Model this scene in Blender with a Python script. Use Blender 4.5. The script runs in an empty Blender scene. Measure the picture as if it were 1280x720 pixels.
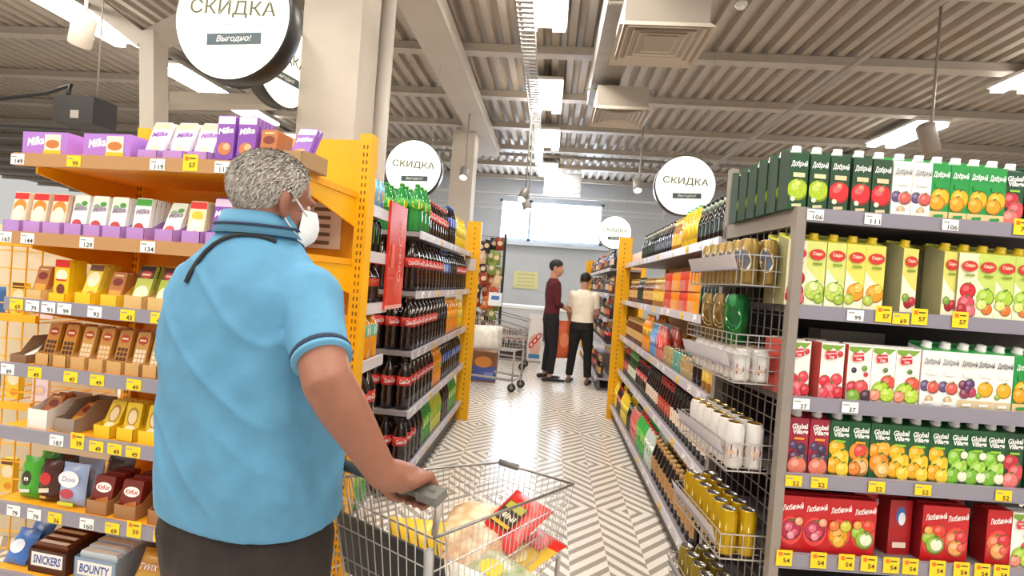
import bpy, bmesh, math, random
from mathutils import Vector, Matrix

random.seed(7)
SC = bpy.context.scene
COL = SC.collection

# ------------------------------------------------------------------ camera
F = 620.0                       # focal length in pixels of the 1280x720 frame
CAM = Vector((0, 0, 1.4))
ROLL = 0.075
dY = Vector((48 / F, 3 / F, -1)).normalized()          # aisle direction seen by the camera
up0 = Vector((math.sin(ROLL), math.cos(ROLL), 0))
zc = (up0 - up0.dot(dY) * dY).normalized()
xc = dY.cross(zc)
RM = Matrix((xc, dY, zc))                               # camera -> world
cam = bpy.data.cameras.new('camera')
cam.sensor_width = 36
cam.lens = 36 * F / 1280
cam.clip_start = 0.02
cam_o = bpy.data.objects.new('camera', cam)
COL.objects.link(cam_o)
cam_o.matrix_world = Matrix.Translation(CAM) @ RM.to_4x4()
SC.camera = cam_o

# ------------------------------------------------------------------ world, exposure
w = bpy.data.worlds.new('world')
SC.world = w
w.use_nodes = True
bg = w.node_tree.nodes['Background']
bg.inputs[0].default_value = (1.0, 0.97, 0.93, 1)
bg.inputs[1].default_value = 0.5
SC.view_settings.view_transform = 'Standard'
SC.view_settings.look = 'None'
SC.view_settings.gamma = 1
SC.view_settings.exposure = 0.35
SC.view_settings.use_curve_mapping = False
LAMP_W = 34.0


def at(px, py, Y):
    d = RM @ Vector(((px - 640) / F, -(py - 360) / F, -1))
    t = Y / d.y
    return Vector((d.x * t, Y, CAM.z + d.z * t))


# ------------------------------------------------------------------ materials
def lin(h):
    h = h.lstrip('#')
    r = []
    for i in (0, 2, 4):
        c = int(h[i:i + 2], 16) / 255
        r.append(c / 12.92 if c <= 0.04045 else ((c + 0.055) / 1.055) ** 2.4)
    return (*r, 1)


MATS = {}


def C(hexc, rough=0.45, metal=0.0, coat=0.0, emit=0.0, noise=0.0, nscale=40.0, bump=0.0, alpha=1.0, trans=0.0, hex2=None):
    key = (hexc, rough, metal, coat, emit, noise, nscale, bump, alpha, trans, hex2)
    if key in MATS:
        return MATS[key]
    m = bpy.data.materials.new('m_' + hexc.strip('#') + '_%d' % len(MATS))
    m.use_nodes = True
    nt = m.node_tree
    b = nt.nodes['Principled BSDF']
    b.inputs['Base Color'].default_value = lin(hexc)
    b.inputs['Roughness'].default_value = rough
    b.inputs['Metallic'].default_value = metal
    b.inputs['Coat Weight'].default_value = coat
    b.inputs['Alpha'].default_value = alpha
    b.inputs['Transmission Weight'].default_value = trans
    if emit:
        b.inputs['Emission Color'].default_value = lin(hexc)
        b.inputs['Emission Strength'].default_value = emit
    if noise or bump or hex2:
        tc = nt.nodes.new('ShaderNodeTexCoord')
        n = nt.nodes.new('ShaderNodeTexNoise')
        n.inputs['Scale'].default_value = nscale
        n.inputs['Detail'].default_value = 5
        nt.links.new(tc.outputs['Object'], n.inputs['Vector'])
        if noise or hex2:
            r = nt.nodes.new('ShaderNodeValToRGB')
            c = lin(hexc)
            if hex2:
                r.color_ramp.elements[0].color = c
                r.color_ramp.elements[1].color = lin(hex2)
                r.color_ramp.elements[0].position = 0.35
                r.color_ramp.elements[1].position = 0.65
            else:
                r.color_ramp.elements[0].color = (*[x * (1 - noise) for x in c[:3]], 1)
                r.color_ramp.elements[1].color = (*[min(1, x * (1 + noise)) for x in c[:3]], 1)
                r.color_ramp.elements[0].position = 0.3
                r.color_ramp.elements[1].position = 0.7
            nt.links.new(n.outputs['Fac'], r.inputs[0])
            nt.links.new(r.outputs[0], b.inputs['Base Color'])
        if bump:
            bp = nt.nodes.new('ShaderNodeBump')
            bp.inputs['Strength'].default_value = bump
            bp.inputs['Distance'].default_value = 0.01
            nt.links.new(n.outputs['Fac'], bp.inputs['Height'])
            nt.links.new(bp.outputs[0], b.inputs['Normal'])
    MATS[key] = m
    return m


# ------------------------------------------------------------------ mesh builder
class MB:
    def __init__(s):
        s.v, s.f, s.m, s.sm, s.slots = [], [], [], [], []

    def add(s, vs, fs, mat, smooth=False):
        if mat not in s.slots:
            s.slots.append(mat)
        k = s.slots.index(mat)
        o = len(s.v)
        s.v += [tuple(p) for p in vs]
        for f in fs:
            s.f.append(tuple(i + o for i in f))
            s.m.append(k)
            s.sm.append(smooth)
        return s

    def merge(s, o, mx=None):
        for k, mat in enumerate(o.slots):
            idx = [i for i in range(len(o.f)) if o.m[i] == k]
            for smv in (True, False):
                fs = [o.f[i] for i in idx if o.sm[i] == smv]
                if fs:
                    used = sorted({j for f in fs for j in f})
                    rm = {j: q for q, j in enumerate(used)}
                    vs = [o.v[j] for j in used]
                    if mx:
                        vs = [mx @ Vector(p) for p in vs]
                    s.add(vs, [tuple(rm[j] for j in f) for f in fs], mat, smv)
        return s

    def box(s, x0, x1, y0, y1, z0, z1, mat):
        vs = [(x, y, z) for z in (z0, z1) for y in (y0, y1) for x in (x0, x1)]
        return s.add(vs, [(0, 2, 3, 1), (4, 5, 7, 6), (0, 1, 5, 4), (2, 6, 7, 3), (0, 4, 6, 2), (1, 3, 7, 5)], mat)

    def prism(s, poly, axis, a, b, mat):
        # poly: 2d points counter-clockwise in the other two axes (x,z for 'y'; y,z for 'x'; x,y for 'z')
        def P(p, t):
            return {'y': (p[0], t, p[1]), 'x': (t, p[0], p[1]), 'z': (p[0], p[1], t)}[axis]
        n = len(poly)
        vs = [P(p, a) for p in poly] + [P(p, b) for p in poly]
        fs = [tuple(range(n)), tuple(range(2 * n - 1, n - 1, -1))]
        fs += [(i, i + n, (i + 1) % n + n, (i + 1) % n) for i in range(n)]
        return s.add(vs, fs, mat)

    def lathe(s, prof, mat, n=16, o=(0, 0, 0), smooth=True, mx=None):
        vs, fs = [], []
        for r, z in prof:
            for i in range(n):
                a = 2 * math.pi * i / n
                p = Vector((o[0] + r * math.cos(a), o[1] + r * math.sin(a), o[2] + z))
                vs.append(mx @ p if mx else p)
        for k in range(len(prof) - 1):
            for i in range(n):
                j = (i + 1) % n
                fs.append((k * n + i, k * n + j, (k + 1) * n + j, (k + 1) * n + i))
        fs.append(tuple(range(n - 1, -1, -1)))
        fs.append(tuple(range((len(prof) - 1) * n, len(prof) * n)))
        return s.add(vs, fs, mat, smooth)

    def tube(s, pts, r, mat, n=6, smooth=True, closed=False):
        pts = [Vector(p) for p in pts]
        rs = r if isinstance(r, (list, tuple)) else [r] * len(pts)
        t0 = (pts[1] - pts[0]).normalized()
        u = t0.orthogonal().normalized()
        vs, fs = [], []
        m = len(pts)
        for k, p in enumerate(pts):
            a = pts[k] - pts[k - 1] if k else pts[1] - pts[0]
            b = pts[k + 1] - pts[k] if k < m - 1 else a
            t = (a.normalized() + b.normalized())
            t = t.normalized() if t.length > 1e-6 else a.normalized()
            u = (u - u.dot(t) * t)
            u = u.normalized() if u.length > 1e-6 else t.orthogonal().normalized()
            w_ = t.cross(u)
            for i in range(n):
                an = 2 * math.pi * i / n
                vs.append(p + rs[k] * (math.cos(an) * u + math.sin(an) * w_))
        for k in range(m - 1):
            for i in range(n):
                j = (i + 1) % n
                fs.append((k * n + i, k * n + j, (k + 1) * n + j, (k + 1) * n + i))
        fs.append(tuple(range(n - 1, -1, -1)))
        fs.append(tuple(range((m - 1) * n, m * n)))
        return s.add(vs, fs, mat, smooth)

    def wire(s, a, b, r, mat, n=4):
        return s.tube([a, b], r, mat, n, False)

    def ball(s, c, rx, ry, rz, mat, n=12, mx=None, smooth=True):
        m = max(4, n // 2)
        prof = [(math.sin(math.pi * k / m), -math.cos(math.pi * k / m)) for k in range(m + 1)]
        prof[0] = (0.02, -1)
        prof[-1] = (0.02, 1)
        vs, fs = [], []
        for r, z in prof:
            for i in range(n):
                a = 2 * math.pi * i / n
                p = Vector((rx * r * math.cos(a), ry * r * math.sin(a), rz * z))
                if mx:
                    p = mx @ p
                vs.append(p + Vector(c))
        for k in range(m):
            for i in range(n):
                j = (i + 1) % n
                fs.append((k * n + i, k * n + j, (k + 1) * n + j, (k + 1) * n + i))
        fs.append(tuple(range(n - 1, -1, -1)))
        fs.append(tuple(range(m * n, m * n + n)))
        return s.add(vs, fs, mat, smooth)

    def build(s, name):
        me = bpy.data.meshes.new(name)
        me.from_pydata(s.v, [], s.f)
        for mt in s.slots:
            me.materials.append(mt)
        me.polygons.foreach_set('material_index', s.m)
        me.polygons.foreach_set('use_smooth', s.sm)
        me.update()
        return me


TXT = {}


def text_geo(t, bold, shear):
    key = (t, bold, shear)
    if key not in TXT:
        cu = bpy.data.curves.new('t', 'FONT')
        cu.body = t
        cu.resolution_u = 2
        cu.shear = shear
        cu.offset = bold
        cu.align_x = 'CENTER'
        o = bpy.data.objects.new('t', cu)
        COL.objects.link(o)
        dg = bpy.context.evaluated_depsgraph_get()
        me = bpy.data.meshes.new_from_object(o.evaluated_get(dg))
        vs = [(p.co.x, p.co.y) for p in me.vertices]
        fs = [tuple(p.vertices) for p in me.polygons]
        bpy.data.meshes.remove(me)
        bpy.data.objects.remove(o)
        bpy.data.curves.remove(cu)
        xs = [p[0] for p in vs] or [0, 1]
        ys = [p[1] for p in vs] or [0, 1]
        cx, cy = (min(xs) + max(xs)) / 2, (min(ys) + max(ys)) / 2
        TXT[key] = ([(x - cx, y - cy) for x, y in vs], fs, max(xs) - min(xs), max(ys) - min(ys))
    return TXT[key]


class Print:
    """flat print on a front face: layers stacked outwards (towards -y), or wrapped round a cylinder"""

    def __init__(s, mb, y, radius=None, step=0.00025, clip=None):
        s.mb, s.y, s.R, s.step, s.clip = mb, y, radius, step, clip

    def put(s, pts, fs, mat):
        s.y -= s.step
        if s.clip:
            a, b, c, d = s.clip
            pts = [(min(max(x, a), b), min(max(z, c), d)) for x, z in pts]
        if s.R:
            R = -s.y
            vs = [(R * math.sin(x / s.R), -R * math.cos(x / s.R), z) for x, z in pts]
        else:
            vs = [(x, s.y, z) for x, z in pts]
        s.mb.add(vs, fs, mat)

    def poly(s, pts, mat):
        s.put(pts, [tuple(range(len(pts)))], mat)

    def rect(s, cx, cz, w_, h, mat, rot=0):
        c, q = math.cos(rot), math.sin(rot)
        s.poly([(cx + x * c - z * q, cz + x * q + z * c) for x, z in ((-w_ / 2, -h / 2), (w_ / 2, -h / 2), (w_ / 2, h / 2), (-w_ / 2, h / 2))], mat)

    def ell(s, cx, cz, rx, rz, mat, n=14, rot=0):
        c, q = math.cos(rot), math.sin(rot)
        pts = []
        for i in range(n):
            a = 2 * math.pi * i / n
            x, z = rx * math.cos(a), rz * math.sin(a)
            pts.append((cx + x * c - z * q, cz + x * q + z * c))
        s.poly(pts, mat)

    def text(s, t, cx, cz, w_, mat, h=None, rot=0, bold=0.0, shear=0.0):
        vs, fs, tw, th = text_geo(t, bold, shear)
        k = w_ / tw
        kz = h / th if h else k
        c, q = math.cos(rot), math.sin(rot)
        s.put([(cx + x * k * c - z * kz * q, cz + x * k * q + z * kz * c) for x, z in vs], fs, mat)


# ------------------------------------------------------------------ objects
def ob(name, me, parent=None, loc=(0, 0, 0), rz=0.0, rot=None):
    if isinstance(me, MB):
        me = me.build(name)
    o = bpy.data.objects.new(name, me)
    COL.objects.link(o)
    o.location = loc
    o.rotation_euler = rot if rot else (0, 0, rz)
    if parent:
        o.parent = parent
    return o


def tag(o, label, cat, group=None):
    o['label'] = label
    o['category'] = cat
    if group:
        o['group'] = group
    return o


def thing(name, label, cat, loc=(0, 0, 0), rz=0.0, group=None, rot=None):
    return tag(ob(name, None, None, loc, rz, rot), label, cat, group)


def struct(name, me, parent=None, loc=(0, 0, 0)):
    o = ob(name, me, parent, loc)
    if not parent:
        o['kind'] = 'structure'
    return o


class Proto:
    """one kind of product: named parts that every copy shares"""

    def __init__(s, name, cat):
        s.name, s.cat, s.parts, s.me, s.mm = name, cat, [], None, None

    def part(s, name):
        mb = MB()
        s.parts.append((name, mb))
        return mb

    def place(s, loc, rz, label, group=None, whole=False, rot=None):
        if whole or len(s.parts) == 1:
            if s.mm is None:
                mb = MB()
                for _, p in s.parts:
                    mb.merge(p)
                s.mm = mb.build(s.name)
            return tag(ob(s.name, s.mm, None, loc, rz, rot), label, s.cat, group)
        if s.me is None:
            s.me = [(n, p.build(n)) for n, p in s.parts]
        t = thing(s.name, label, s.cat, loc, rz, group, rot)
        for n, me in s.me:
            ob(n, me, t)
        return t


class Frame:
    def __init__(s, o, rz):
        s.o, s.rz = Vector(o), rz
        s.ax = Vector((math.cos(rz), math.sin(rz), 0))
        s.ay = Vector((-math.sin(rz), math.cos(rz), 0))

    def p(s, x, y, z):
        return s.o + s.ax * x + s.ay * y + Vector((0, 0, z))

    def hit(s, px, py, y=0.0):
        """local x, z where the pixel's ray meets the plane at local y"""
        d = RM @ Vector(((px - 640) / F, -(py - 360) / F, -1))
        t = ((s.o + s.ay * y) - CAM).dot(s.ay) / d.dot(s.ay)
        q = CAM + d * t - s.o
        return q.dot(s.ax), q.z


YEL = C('#f2b00e', 0.4, noise=0.04, nscale=8)
ORG = C('#e59c0c', 0.45, noise=0.05, nscale=6)
GREY = C('#a39a90', 0.4, metal=0.2, noise=0.04)
DGREY = C('#5d5a5c', 0.5)
RAIL = C('#8d8894', 0.35)
WHITE = C('#f4f2ee', 0.4)
STEEL = C('#b9b6b2', 0.25, metal=0.9)
WIRE = C('#c4bfba', 0.3, metal=0.7)
BLACK = C('#151414', 0.4)
DARK = C('#1c1512', 0.5)
PAPER_W = C('#f6f4f0', 0.6)
PAPER_Y = C('#ffd21a', 0.6)
INK = C('#2a2a2a', 0.6)

# ================================================================== setting
# floor: striped porcelain tiles
def floor_mat():
    m = bpy.data.materials.new('floor_stripes')
    m.use_nodes = True
    nt = m.node_tree
    N, K = nt.nodes, nt.links
    b = N['Principled BSDF']
    g = N.new('ShaderNodeNewGeometry')
    sp = N.new('ShaderNodeSeparateXYZ')
    K.new(g.outputs['Position'], sp.inputs[0])

    def mth(op, a, bb=None):
        n = N.new('ShaderNodeMath')
        n.operation = op
        for i, x in enumerate((a, bb)):
            if x is None:
                continue
            if isinstance(x, (int, float)):
                n.inputs[i].default_value = x
            else:
                K.new(x, n.inputs[i])
        return n.outputs[0]
    X, Y = sp.outputs[0], sp.outputs[1]
    px = mth('FLOORED_MODULO', mth('FLOOR', mth('DIVIDE', X, 0.2)), 2)
    py = mth('FLOORED_MODULO', mth('FLOOR', mth('DIVIDE', Y, 0.8)), 2)
    s = mth('SUBTRACT', mth('MULTIPLY', mth('ABSOLUTE', mth('SUBTRACT', px, py)), 2), 1)
    v = mth('ADD', X, mth('MULTIPLY', s, Y))
    st = mth('FLOORED_MODULO', mth('DIVIDE', v, 0.1), 1)
    on = mth('GREATER_THAN', st, 0.56)
    mix = N.new('ShaderNodeMix')
    mix.data_type = 'RGBA'
    K.new(on, mix.inputs[0])
    mix.inputs[6].default_value = lin('#ece5db')
    mix.inputs[7].default_value = lin('#a39a90')
    K.new(mix.outputs[2], b.inputs['Base Color'])
    b.inputs['Roughness'].default_value = 0.22
    return m


FLOOR = floor_mat()
fl = struct('floor', MB().box(-24, 12, -3, 30, -0.1, -0.002, FLOOR))
tile = MB().box(0.001, 0.199, 0.001, 0.199, -0.0018, 0.0, FLOOR).build('floor_tile')
for j in range(10, 40):
    for i in range(-5, 5):
        if -0.9 < i * 0.2 + 0.1 < 0.9:
            ob('floor_tile', tile, fl, (i * 0.2, j * 0.2, 0))

# ceiling: trapezoidal steel deck
CZ = 4.4
DECK = C('#ada295', 0.5, noise=0.06, nscale=3)
mb = MB()
prof = []
x = -24.0
while x < 12.0:
    prof += [(x, CZ), (x + 0.085, CZ), (x + 0.11, CZ + 0.075), (x + 0.175, CZ + 0.075)]
    x += 0.2
vs = [(p[0], -3, p[1]) for p in prof] + [(p[0], 30, p[1]) for p in prof]
n = len(prof)
mb.add(vs, [(i, i + 1, i + 1 + n, i + n) for i in range(n - 1)], DECK)
mb.box(-24, 12, -3, 30, CZ + 0.09, CZ + 0.12, C('#8b8075', 0.8))
ce = struct('ceiling', mb)
PUR = C('#b3a99c', 0.5, noise=0.05, nscale=4)
pm = MB().box(-24, 12, -0.05, 0.05, CZ - 0.1, CZ - 0.005, PUR)
pm.box(-24, 12, -0.075, 0.075, CZ - 0.115, CZ - 0.1, PUR)
pm = pm.build('purlin')
for k in range(-3, 16):
    ob('purlin', pm, ce, (0, 6.3 + 1.5 * k, 0))
# main beam between the columns
bm_ = MB().box(-1.72, -1.3, 0.5, 10.6, CZ - 0.32, CZ - 0.116, C('#bfb6aa', 0.6, noise=0.04, nscale=3))
ob('main_beam', bm_, ce)
# cable tray with punched bottom
tr = MB()
TRAY = C('#a59b8f', 0.45, metal=0.3)
for xx in (-0.52, -0.36):
    tr.box(xx - 0.004, xx + 0.004, 3, 11, CZ - 0.38, CZ - 0.32, TRAY)
y = 3.0
while y < 11:
    tr.box(-0.516, -0.364, y, y + 0.05, CZ - 0.38, CZ - 0.375, TRAY)
    y += 0.09
ob('cable_tray', tr, ce)
for xx in (-5.1, 3.05):
    ob('light_track', MB().box(xx - 0.03, xx + 0.03, 3, 12, CZ - 0.42, CZ - 0.38, GREY), ce)
pp = MB()
pp.tube([(-20, 10.75, CZ - 0.22), (11, 10.75, CZ - 0.22)], 0.035, C('#8f8a84', 0.4, metal=0.3), 8)
ob('sprinkler_pipe', pp, ce)

# back wall with windows
YB = 14.0
WALLM = C('#bcc0c4', 0.7, noise=0.04, nscale=2)
wl, wr, wb_, wt = at(622, 300, YB), at(752, 300, YB), at(690, 304, YB).z, at(690, 252, YB).z
mb = MB()
mb.box(-4.6, wl.x, YB, YB + 0.2, 0, CZ, WALLM)
mb.box(wr.x, 12, YB, YB + 0.2, 0, CZ, WALLM)
mb.box(wl.x, wr.x, YB, YB + 0.2, 0, wb_, WALLM)
mb.box(wl.x, wr.x, YB, YB + 0.2, wt, CZ, WALLM)
struct('wall_back', mb)
FR = C('#b7c3cf', 0.5)
mb = MB()
xm = at(661, 290, YB).x
for a, b in ((wl.x, wl.x + 0.07), (xm - 0.04, xm + 0.04), (wr.x - 0.07, wr.x)):
    mb.box(a, b, YB - 0.02, YB + 0.1, wb_, wt, FR)
mb.box(wl.x, wr.x, YB - 0.02, YB + 0.1, wb_, wb_ + 0.07, FR)
mb.box(wl.x, wr.x, YB - 0.02, YB + 0.1, wt - 0.07, wt, FR)
wd = struct('window_1', mb)
DAY = C('#dcebff', 0.5, emit=17.0)
for a, b in ((wl.x + 0.07, xm - 0.04), (xm + 0.04, wr.x - 0.07)):
    ob('pane', MB().box(a, b, YB + 0.04, YB + 0.05, wb_ + 0.07, wt - 0.07, DAY), wd)
ob('window_sill', MB().box(wl.x - 0.2, wr.x + 0.2, YB - 0.18, YB - 0.02, wb_ - 0.12, wb_ - 0.01, C('#d2dbe4', 0.5)), wd)
struct('wall_left', MB().box(-24, -4.4, 29.8, 30, 0, CZ, WALLM).box(-4.6, -4.4, 14.2, 30, 0, CZ, WALLM))

struct('wall_right', MB().box(12, 12.2, -3, 14.2, 0, CZ, WALLM))

# columns
CON = C('#bdb3a7', 0.75, noise=0.06, nscale=3, bump=0.1)
a, b = at(374, 100, 4.0), at(447, 100, 4.0)
tag(ob('column', MB().box(a.x, b.x, 4.0, 4.4, 0, CZ - 0.32, CON)), 'square beige concrete column behind the chocolate display', 'column')
a, b = at(564, 200, 8.9), at(592, 200, 8.9)
tag(ob('column', MB().box(a.x, b.x, 8.9, 9.3, 0, CZ - 0.32, CON)), 'square grey concrete column beyond the cola shelves', 'column')
a = at(480, 100, 4.5)
tag(ob('drain_pipe', MB().lathe([(0.065, 0), (0.065, CZ - 0.01)], C('#c2bab0', 0.5), 16, (a.x, 4.5, 0))), 'vertical beige drain pipe beside the near concrete column', 'pipe')

# branching steel strut far left
t = thing('branching_column', 'branching grey column with spreading arms under the deck', 'column', (at(205, 140, 5).x, 5, 0))
ox = at(205, 140, 5).x
zt = at(185, 55, 5).z
x1 = at(185, 55, 5).x - ox
STR = C('#b8aea1', 0.6, noise=0.05, nscale=4)


def beam(a, b, wd_, dp, mat):
    a, b = Vector(a), Vector(b)
    d = (b - a).normalized()
    u = d.cross(Vector((0, 1, 0))).normalized()
    v_ = d.cross(u)
    vs = [p + su * u * wd_ / 2 + sv * v_ * dp / 2 for p in (a, b) for su, sv in ((-1, -1), (1, -1), (1, 1), (-1, 1))]
    return MB().add(vs, [(0, 3, 2, 1), (4, 5, 6, 7), (0, 1, 5, 4), (1, 2, 6, 5), (2, 3, 7, 6), (3, 0, 4, 7)], mat)


ob('post', beam((0.1, 0, 0), (x1 + 0.06, 0, zt + 0.1), 0.16, 0.2, STR), t)
ob('arm', beam((x1, 0, zt), (x1 - 0.95, 0, CZ - 0.12), 0.16, 0.18, STR), t)
ob('arm', beam((x1, 0, zt), (x1 + 0.6, 0.3, CZ - 0.12), 0.16, 0.18, STR), t)
ob('brace', beam((x1, 0, zt - 0.6), (x1 + 0.75, 1.2, zt - 0.15), 0.14, 0.14, STR), t)

# ------------------------------------------------------------------ lamps
TUBE = C('#fffaf0', 0.4, emit=9.0)
HOUS = C('#d8d4cc', 0.5)
hm = MB().box(-0.24, 0.24, -0.62, 0.62, 0.06, 0.1, HOUS).build('housing')
tm = MB()
tm.box(-0.07, 0.07, -0.58, 0.58, 0.0, 0.06, TUBE)
tm = tm.build('diffuser')
rm = MB().tube([(0, -0.5, 0.1), (0, -0.5, 0.3)], 0.006, GREY).tube([(0, 0.5, 0.1), (0, 0.5, 0.3)], 0.006, GREY).build('hanger')
LD = bpy.data.lights.new('lamp_light', 'AREA')
LD.shape = 'RECTANGLE'
LD.size, LD.size_y = 0.45, 1.15
LD.energy = LAMP_W
LD.color = (1.0, 0.95, 0.87)
for rx, rl, ys in ((-0.27, 'over the central aisle', (-1.9, 0.3, 2.6, 4.9, 7.5, 9.7, 12.2)),
                   (-5.85, 'in the far row beyond the branching column', (-1.5, 0.5, 2.2, 3.9, 5.7, 7.5, 8.95, 10.9)),
                   (-3.0, 'above the chocolate display', (-1.5, 0.4, 2.4)),
                   (5.45, 'in the row above the juice shelves', (-1.5, 0.5, 2.2, 4.1, 6.0, 8.4, 10.6)),
                   (2.7, 'behind the juice display', (-1.5, 0.3))):
    for yy in ys:
        t = thing('ceiling_lamp', 'twin white strip lamp ' + rl, 'lamp', (rx, yy, 4.18), 0, 'strip lamps ' + rl)
        ob('housing', hm, t)
        ob('diffuser', tm, t, (-0.155, 0, 0))
        ob('diffuser', tm, t, (0.155, 0, 0))
        ob('hanger', rm, t)
        o = bpy.data.objects.new('light', LD)
        COL.objects.link(o)
        o.location = (0, 0, -0.01)
        o.parent = t

# ------------------------------------------------------------------ air ducts
SILV = C('#a09a90', 0.45, metal=0.5, noise=0.1, nscale=6)
t = thing('air_duct', 'silver rectangular air duct with two square louvred outlets', 'duct', (0.5, 3.0, 3.75))
ob('duct_run', MB().box(-0.2, 0.12, -0.5, 3.6, 0.05, 0.4, SILV), t)
for (xx, y0, y1, z0, ww) in ((0.69, 3.62, 4.2, 3.29, 0.3), (0.66, 5.7, 6.3, 3.44, 0.29)):
    q = Vector((0.5, 3.0, 3.75))
    o = ob('plenum_box', MB().box(-ww, ww, 0.02, y1 - y0, 0.03, 0.28, C('#a49a8d', 0.55)), t, Vector((xx, y0, z0)) - q)
    lv = MB()
    LV = C('#cfc3b3', 0.5)
    for k in range(5):
        r = ww + 0.04 - k * 0.055
        r2 = r - 0.035
        yc = (y1 - y0) / 2
        ry, ry2 = yc + 0.04 - k * 0.05, yc + 0.005 - k * 0.05
        z1, z2 = 0.0 + k * 0.006, 0.045 + k * 0.004
        P = [(-r, yc - ry, z1), (r, yc - ry, z1), (r, yc + ry, z1), (-r, yc + ry, z1), (-r2, yc - ry2, z2), (r2, yc - ry2, z2), (r2, yc + ry2, z2), (-r2, yc + ry2, z2)]
        lv.add(P, [(0, 1, 5, 4), (1, 2, 6, 5), (2, 3, 7, 6), (3, 0, 4, 7)], LV)
    ob('louvre', lv, o)
    ob('neck', MB().lathe([(0.11, 0), (0.11, 0.35)], SILV, 16, (-0.12, (y1 - y0) / 2, 0.27)), o)
    ob('hanging_rail', MB().tube([(-0.4, 0.3, 0.34), (0.4, 0.3, 0.34)], 0.015, GREY), o)

# white ceiling cassette hanging at the far end, and bulkhead beams
q = at(703, 232, 12.5)
t = thing('air_conditioner', 'white slatted air conditioner unit hung before the windows', 'air conditioner', (q.x, 12.5, q.z - 0.25))
ob('casing', MB().box(-0.45, 0.45, -0.2, 0.2, 0, 0.52, C('#e4e8ea', 0.5)), t)
for k in range(4):
    ob('slat', MB().box(-0.4, 0.4, -0.22, -0.2, 0.06 + k * 0.12, 0.12 + k * 0.12, C('#f7f9fa', 0.4)), t)
for k, py in enumerate((246, 258, 263)):
    q = at(690, py, 12.0)
    tag(ob('service_pipe', MB().tube([(-3.2, 12.0 + .14 * k, CZ), (-3.2, 12.0 + .14 * k, q.z), (2.6, 12.0 + .14 * k, q.z), (2.6, 12.0 + .14 * k, CZ)], 0.02 if k else 0.045, C('#c9ccd0', 0.4))),
        ('thick pale pipe crossing before the bright windows', 'upper thin rail crossing before the bright windows', 'lower thin rail crossing before the bright windows')[k], 'pipe')
# lower bulkhead deck at the far end
q = at(690, 213, 11.5)

# ------------------------------------------------------------------ round hanging signs
def sign(px, py, Y, rz, label, tilt=0.0, dia=0.72, wires=True):
    c = at(px, py, Y)
    t = thing('hanging_sign', label, 'sign', c, 0, None, (0, tilt, rz))
    R = dia / 2
    mx = Matrix.Rotation(math.pi / 2, 4, 'X')
    ob('rim', MB().lathe([(R, -0.06), (R + 0.004, -0.055), (R + 0.004, 0.055), (R, 0.06)], C('#232220', 0.35), 48, mx=mx), t)
    f = MB()
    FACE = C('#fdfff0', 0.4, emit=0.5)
    TXTM = C('#5c5b30', 0.6)
    for sgn in (1, -1):
        g = MB()
        p = Print(g, -0.0602, step=0.0008)
        p.ell(0, 0, R - 0.006, R - 0.006, FACE, 48)
        p.text('СКИДКА', 0, 0.045, 0.54, TXTM, h=0.1, bold=0.012)
        for zz in (0.135, -0.045):
            for k in range(27):
                p.y += p.step
                p.rect(-0.26 + k * 0.02, zz, 0.007, 0.006, TXTM)
            p.y -= p.step
        p.rect(0.03, -0.125, 0.34, 0.065, C('#4d5f66', 0.6), 0.07)
        p.text('Выгодно!', 0.03, -0.125, 0.22, PAPER_W, h=0.04, rot=0.07, shear=0.3, bold=0.01)
        f.merge(g, Matrix.Rotation(0 if sgn > 0 else math.pi, 4, 'Z'))
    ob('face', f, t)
    h = MB()
    for s_ in (-1, 1):
        h.wire((s_ * 0.2, 0, R * 0.83), (s_ * 0.2, 0, CZ + 0.01 - c.z), 0.003, GREY)
    ob('suspension_wire', h, t)


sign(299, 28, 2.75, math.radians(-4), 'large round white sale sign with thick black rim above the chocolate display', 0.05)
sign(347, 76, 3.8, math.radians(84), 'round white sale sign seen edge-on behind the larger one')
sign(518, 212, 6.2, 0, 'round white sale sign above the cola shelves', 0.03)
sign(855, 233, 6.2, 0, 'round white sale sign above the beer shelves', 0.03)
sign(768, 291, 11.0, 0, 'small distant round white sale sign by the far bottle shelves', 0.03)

# ------------------------------------------------------------------ spotlights
SPOTW = C('#e9e1d3', 0.4)
LENS = C('#fff6e0', 0.3, emit=12.0)


def spot(px, py, Y, label, body, L=0.2, r=0.055, rot=(0.5, 0.35, 0), lit=True):
    c = at(px, py, Y)
    t = thing('spotlight', label, 'spotlight', c)
    b = MB()
    mx = Matrix.Rotation(rot[0], 4, 'X') @ Matrix.Rotation(rot[1], 4, 'Y')
    b.lathe([(r * 0.9, -L / 2), (r, -L / 2 + 0.01), (r, L / 2 - 0.02), (r * 0.6, L / 2)], body, 18, mx=mx)
    ob('barrel', b, t)
    ob('bracket', MB().tube([(0, 0, 0.02), (0.02, 0, L * 0.7), (0.02, 0, CZ + 0.01 - c.z)], 0.012, body), t)
    if lit:
        l = MB().lathe([(r * 0.8, -L / 2 - 0.002), (r * 0.8, -L / 2 + 0.002)], LENS, 16, mx=mx)
        ob('lens', l, t)


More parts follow.
